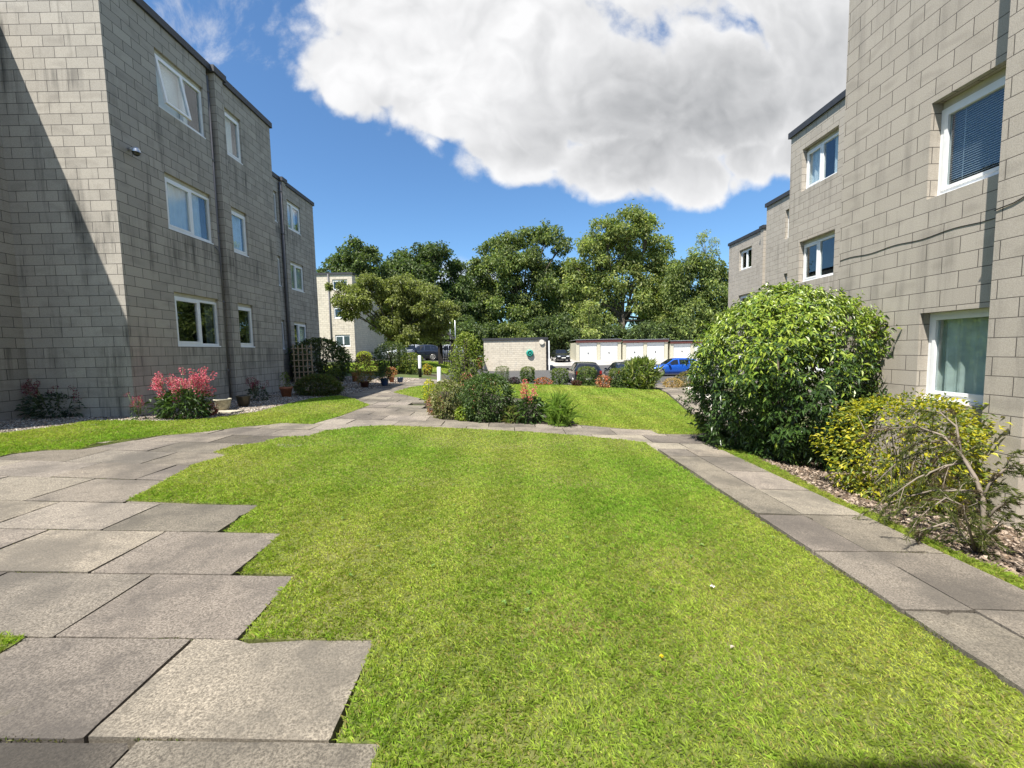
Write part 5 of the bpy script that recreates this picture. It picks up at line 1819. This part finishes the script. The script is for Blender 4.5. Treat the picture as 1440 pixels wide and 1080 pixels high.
PG = 'plant pots along the grey block'
pot('stone_urn', 'pale ribbed stone bowl on the gravel by the groove downpipe', 314, 561, 577, 22, M['stone'], 'bowl', group=PG)
pot('glazed_pot', 'dark patterned pot on the gravel right of the stone bowl', 343, 556, 572, 19, M['glazed'], 'bowl', group=PG)
pot('terracotta_pot', 'terracotta pot with a sprig at the foot of the trellis', 403, 544, 558, 17, M['terracotta'], plant=(90, .45, .14, .09, LT, .5), group=PG)
pot('black_pot', 'black tub half hidden right of the low spreading shrub', 471, 530, 542, 13, M['black'], 'bowl', (220, .35, .25, .1, MD, .3), PG)
pot('terracotta_pot', 'tall terracotta pot behind the orange leafed potted shrub', 499, 524, 537, 8, M['terracotta'], plant=(60, .3, .15, .08, LT, .4), group=PG)
pot('brown_tub', 'square brown tub with a tall orange leafed shrub', 513, 536, 545, 13, M['browntub'], plant=(900, 1.0, .42, .10, [(.28, .20, .06), (.20, .17, .05), (.36, .20, .09), (.14, .16, .05)], .3), group=PG)
pot('blue_pot', 'dark blue pot with a dense green mound on the left of the path', 541, 532, 543, 12, M['bluepot'], 'bowl', (900, .48, .34, .07, DK + MD[:1], .2), PG)
pot('terracotta_pot', 'small pot with orange flowers behind the dark blue pot', 551, 530, 538, 8, M['terracotta'], plant=(350, .45, .26, .07, [(.50, .24, .08), (.5, .15, .13), (.2, .2, .06)], .3), group=PG)
pot('blue_pot', 'empty bright blue bowl beside the path near the bollards', 563, 531, 538, 9, M['bluepot'], 'bowl', group=PG)

sl = gp(318, 580)
s = MB()
s.box((-.28, -.16, -.02), (.30, .16, .03))
tag(s.build('stepping_stone', M['stone'], None, tuple(sl)), 'flat stone slab in front of the pale ribbed bowl', 'stone')

TR = empty('trellis', (-7.15, 14.35, .33), 'wooden lattice trellis standing at the far corner of the grey block', 'trellis')
t = MB()
for i in range(5):
    t.box((-.22 + i * .15, -.012, 0), (-.19 + i * .15, .012, 1.55 - (i % 2) * .05))
t.build('upright', M['timber'], TR)
t = MB()
for i in range(7):
    t.box((-.26, -.03, .18 + i * .2), (.45, -.013, .21 + i * .2))
t.build('lath', M['timber'], TR)


def bollard(label, px, y_top, y_base, w, black):
    b = gp(px, y_base)
    h = (y_base - y_top) * b[1] / F_PX
    root = empty('bollard', tuple(b), label, 'bollard', 'white topped path bollards')
    m = MB()
    k = .38 * h if black else .1 * h
    m.lathe([(0, -.1), (w, -.1), (w, k)], (0, 0, 0), 14)
    m.build('base', M['black'], root)
    m = MB()
    m.lathe([(w * 1.02, k), (w * 1.02, h - .03), (w * .8, h), (0, h)], (0, 0, 0), 14)
    m.build('post', M['white'], root)


bollard('white bollard with a black foot on the lawn before the dark blue small car', 591, 500, 529, .085, True)
bollard('plain white bollard rising behind the flower bed', 618, 516, 541, .085, False)

# timber shelter
SH = empty('timber_shelter', (-5.0, 33.5, float(G(-5.0, 33.5))), 'dark timber gate shelter with a pitched roof behind the white bollard', 'shelter')
m = MB()
for x in (-.55, .45):
    for y in (-.5, .5):
        m.box((x - .07, y - .07, -.1), (x + .07, y + .07, 2.0))
for y in (-.5, .5):
    m.box((-.6, y - .05, 1.9), (.5, y + .05, 2.04))
m.build('post', M['darktimber'], SH)
m = MB()
for sgn in (-1, 1):
    q = [(-.05, -.85, 2.75), (-.05, .85, 2.75), (-.05 + sgn * .85, .85, 1.92), (-.05 + sgn * .85, -.85, 1.92)]
    m.poly(q); m.poly([(a, b, c - .07) for a, b, c in q][::-1])
    for i in range(4):
        a, b = q[i], q[(i + 1) % 4]
        m.poly([a, b, (b[0], b[1], b[2] - .07), (a[0], a[1], a[2] - .07)])
m.build('roof', M['darktimber'], SH)
m = MB()
for i in range(7):
    m.box((-.48 + i * .14, .42, .1), (-.40 + i * .14, .46, 1.6))
m.build('slat_panel', M['darktimber'], SH)

for px, top, lb in ((634, 430, 'taller thin pale pole above the shelter roof'), (641, 440, 'shorter thin pale pole right of the taller one')):
    Yp = 40
    q0, q1 = at(px, 495, Yp), at(px, top, Yp)
    root = empty('metal_pole', (q0[0], Yp, float(G(q0[0], Yp))), lb, 'pole', 'thin pale poles by the car park')
    hh = q1[2] - float(G(q0[0], Yp))
    m = MB()
    m.tube([(0, 0, -.2), (0, 0, hh)], [.05, .035], 10)
    m.build('shaft', M['metal'], root)
    m = MB()
    m.lathe([(0, 0), (.10, .0), (.12, .12), (.05, .2), (0, .2)], (0, 0, hh), 12)
    m.build('cap', M['greylid'], root)

WB = empty('wheelie_bin', (-3.05, 41.4, float(G(-3.05, 41.4))), 'red brown bin with a grey lid at the left end of the block store', 'bin')
m = MB()
lo, hi = (.27, .30), (.33, .37)
for k in range(4):
    cs = [(-1, -1), (1, -1), (1, 1), (-1, 1)]
    a, b = cs[k], cs[(k + 1) % 4]
    m.poly([(a[0] * lo[0], a[1] * lo[1], .06), (b[0] * lo[0], b[1] * lo[1], .06), (b[0] * hi[0], b[1] * hi[1], 1.15), (a[0] * hi[0], a[1] * hi[1], 1.15)])
m.poly([(-.27, -.30, .06), (-.27, .30, .06), (.27, .30, .06), (.27, -.30, .06)])
m.build('tub', M['redbin'], WB)
m = MB()
m.box((-.35, -.40, 1.152), (.35, .40, 1.20)); m.box((-.28, -.3, 1.20), (.28, .3, 1.26))
m.build('lid', M['greylid'], WB)
for sgn in (-1, 1):
    m = MB()
    m.tube([(sgn * .25, .33, .11), (sgn * .31, .33, .11)], .11, 14)
    m.build('wheel', M['tyre'], WB)

# white stones along the far bend of the path
for i, (px, py, sz) in enumerate(((966, 548, .20), (974, 546, .17), (982, 547, .22), (988, 551, .18), (974, 556, .24), (983, 558, .2), (990, 562, .24), (996, 569, .22), (1000, 577, .22))):
    b = gp(px, py)
    bm = bmesh.new()
    bmesh.ops.create_icosphere(bm, subdivisions=2, radius=sz)
    for v in bm.verts:
        v.co *= 1 + .18 * math.sin(v.co.x * 19 + i) + .12 * math.sin(v.co.y * 23 + v.co.z * 17 + i)
        v.co.z *= .55
    me = bpy.data.meshes.new('edging_stone')
    bm.to_mesh(me); bm.free()
    me.materials.append(M['whitestone'])
    o = link('edging_stone', me, None, (b[0] + .15, b[1], b[2] + .04))
    tag(o, 'pale rockery stone lining the far bend of the right hand path', 'stone', 'pale stones lining the path')

# specks in the lawn: daisies, a dandelion, a scrap of paper
parts = []
for px, py, col, s in ((1002, 833, (.8, .8, .78), .018), (930, 933, (.7, .55, .02), .012), (100, 600, (.7, .7, .66), .02), (1030, 920, (.55, .5, .4), .014)):
    b = gp(px, py)
    d = rdir(8) * [1, 1, .3]
    parts.append(leaves(np.tile(b + [0, 0, .04], (8, 1)), d, np.tile([0, 0, 1.0], (8, 1)), s, s * .8, np.tile(col, (8, 1)), .05))
n = 70
xx, yy = RNG.uniform(-2.5, 2.4, n), RNG.uniform(2.2, 8.5, n)
k = inside(main_lawn, xx, yy)
for x, y in zip(xx[k], yy[k]):
    d = rdir(7) * [1, 1, .25]
    parts.append(leaves(np.tile([x, y, float(G(x, y)) + .04], (7, 1)), d, np.tile([0, 0, 1.0], (7, 1)), .02, .012, pick([(.13, .24, .05), (.2, .3, .08)], 7), .05))
V, T, C = merge(parts)
tag(tri_mesh('lawn_weeds', V, T, C, M['petal']), 'scattered clover daisies and scraps in the lawn', 'weeds', None, 'stuff')
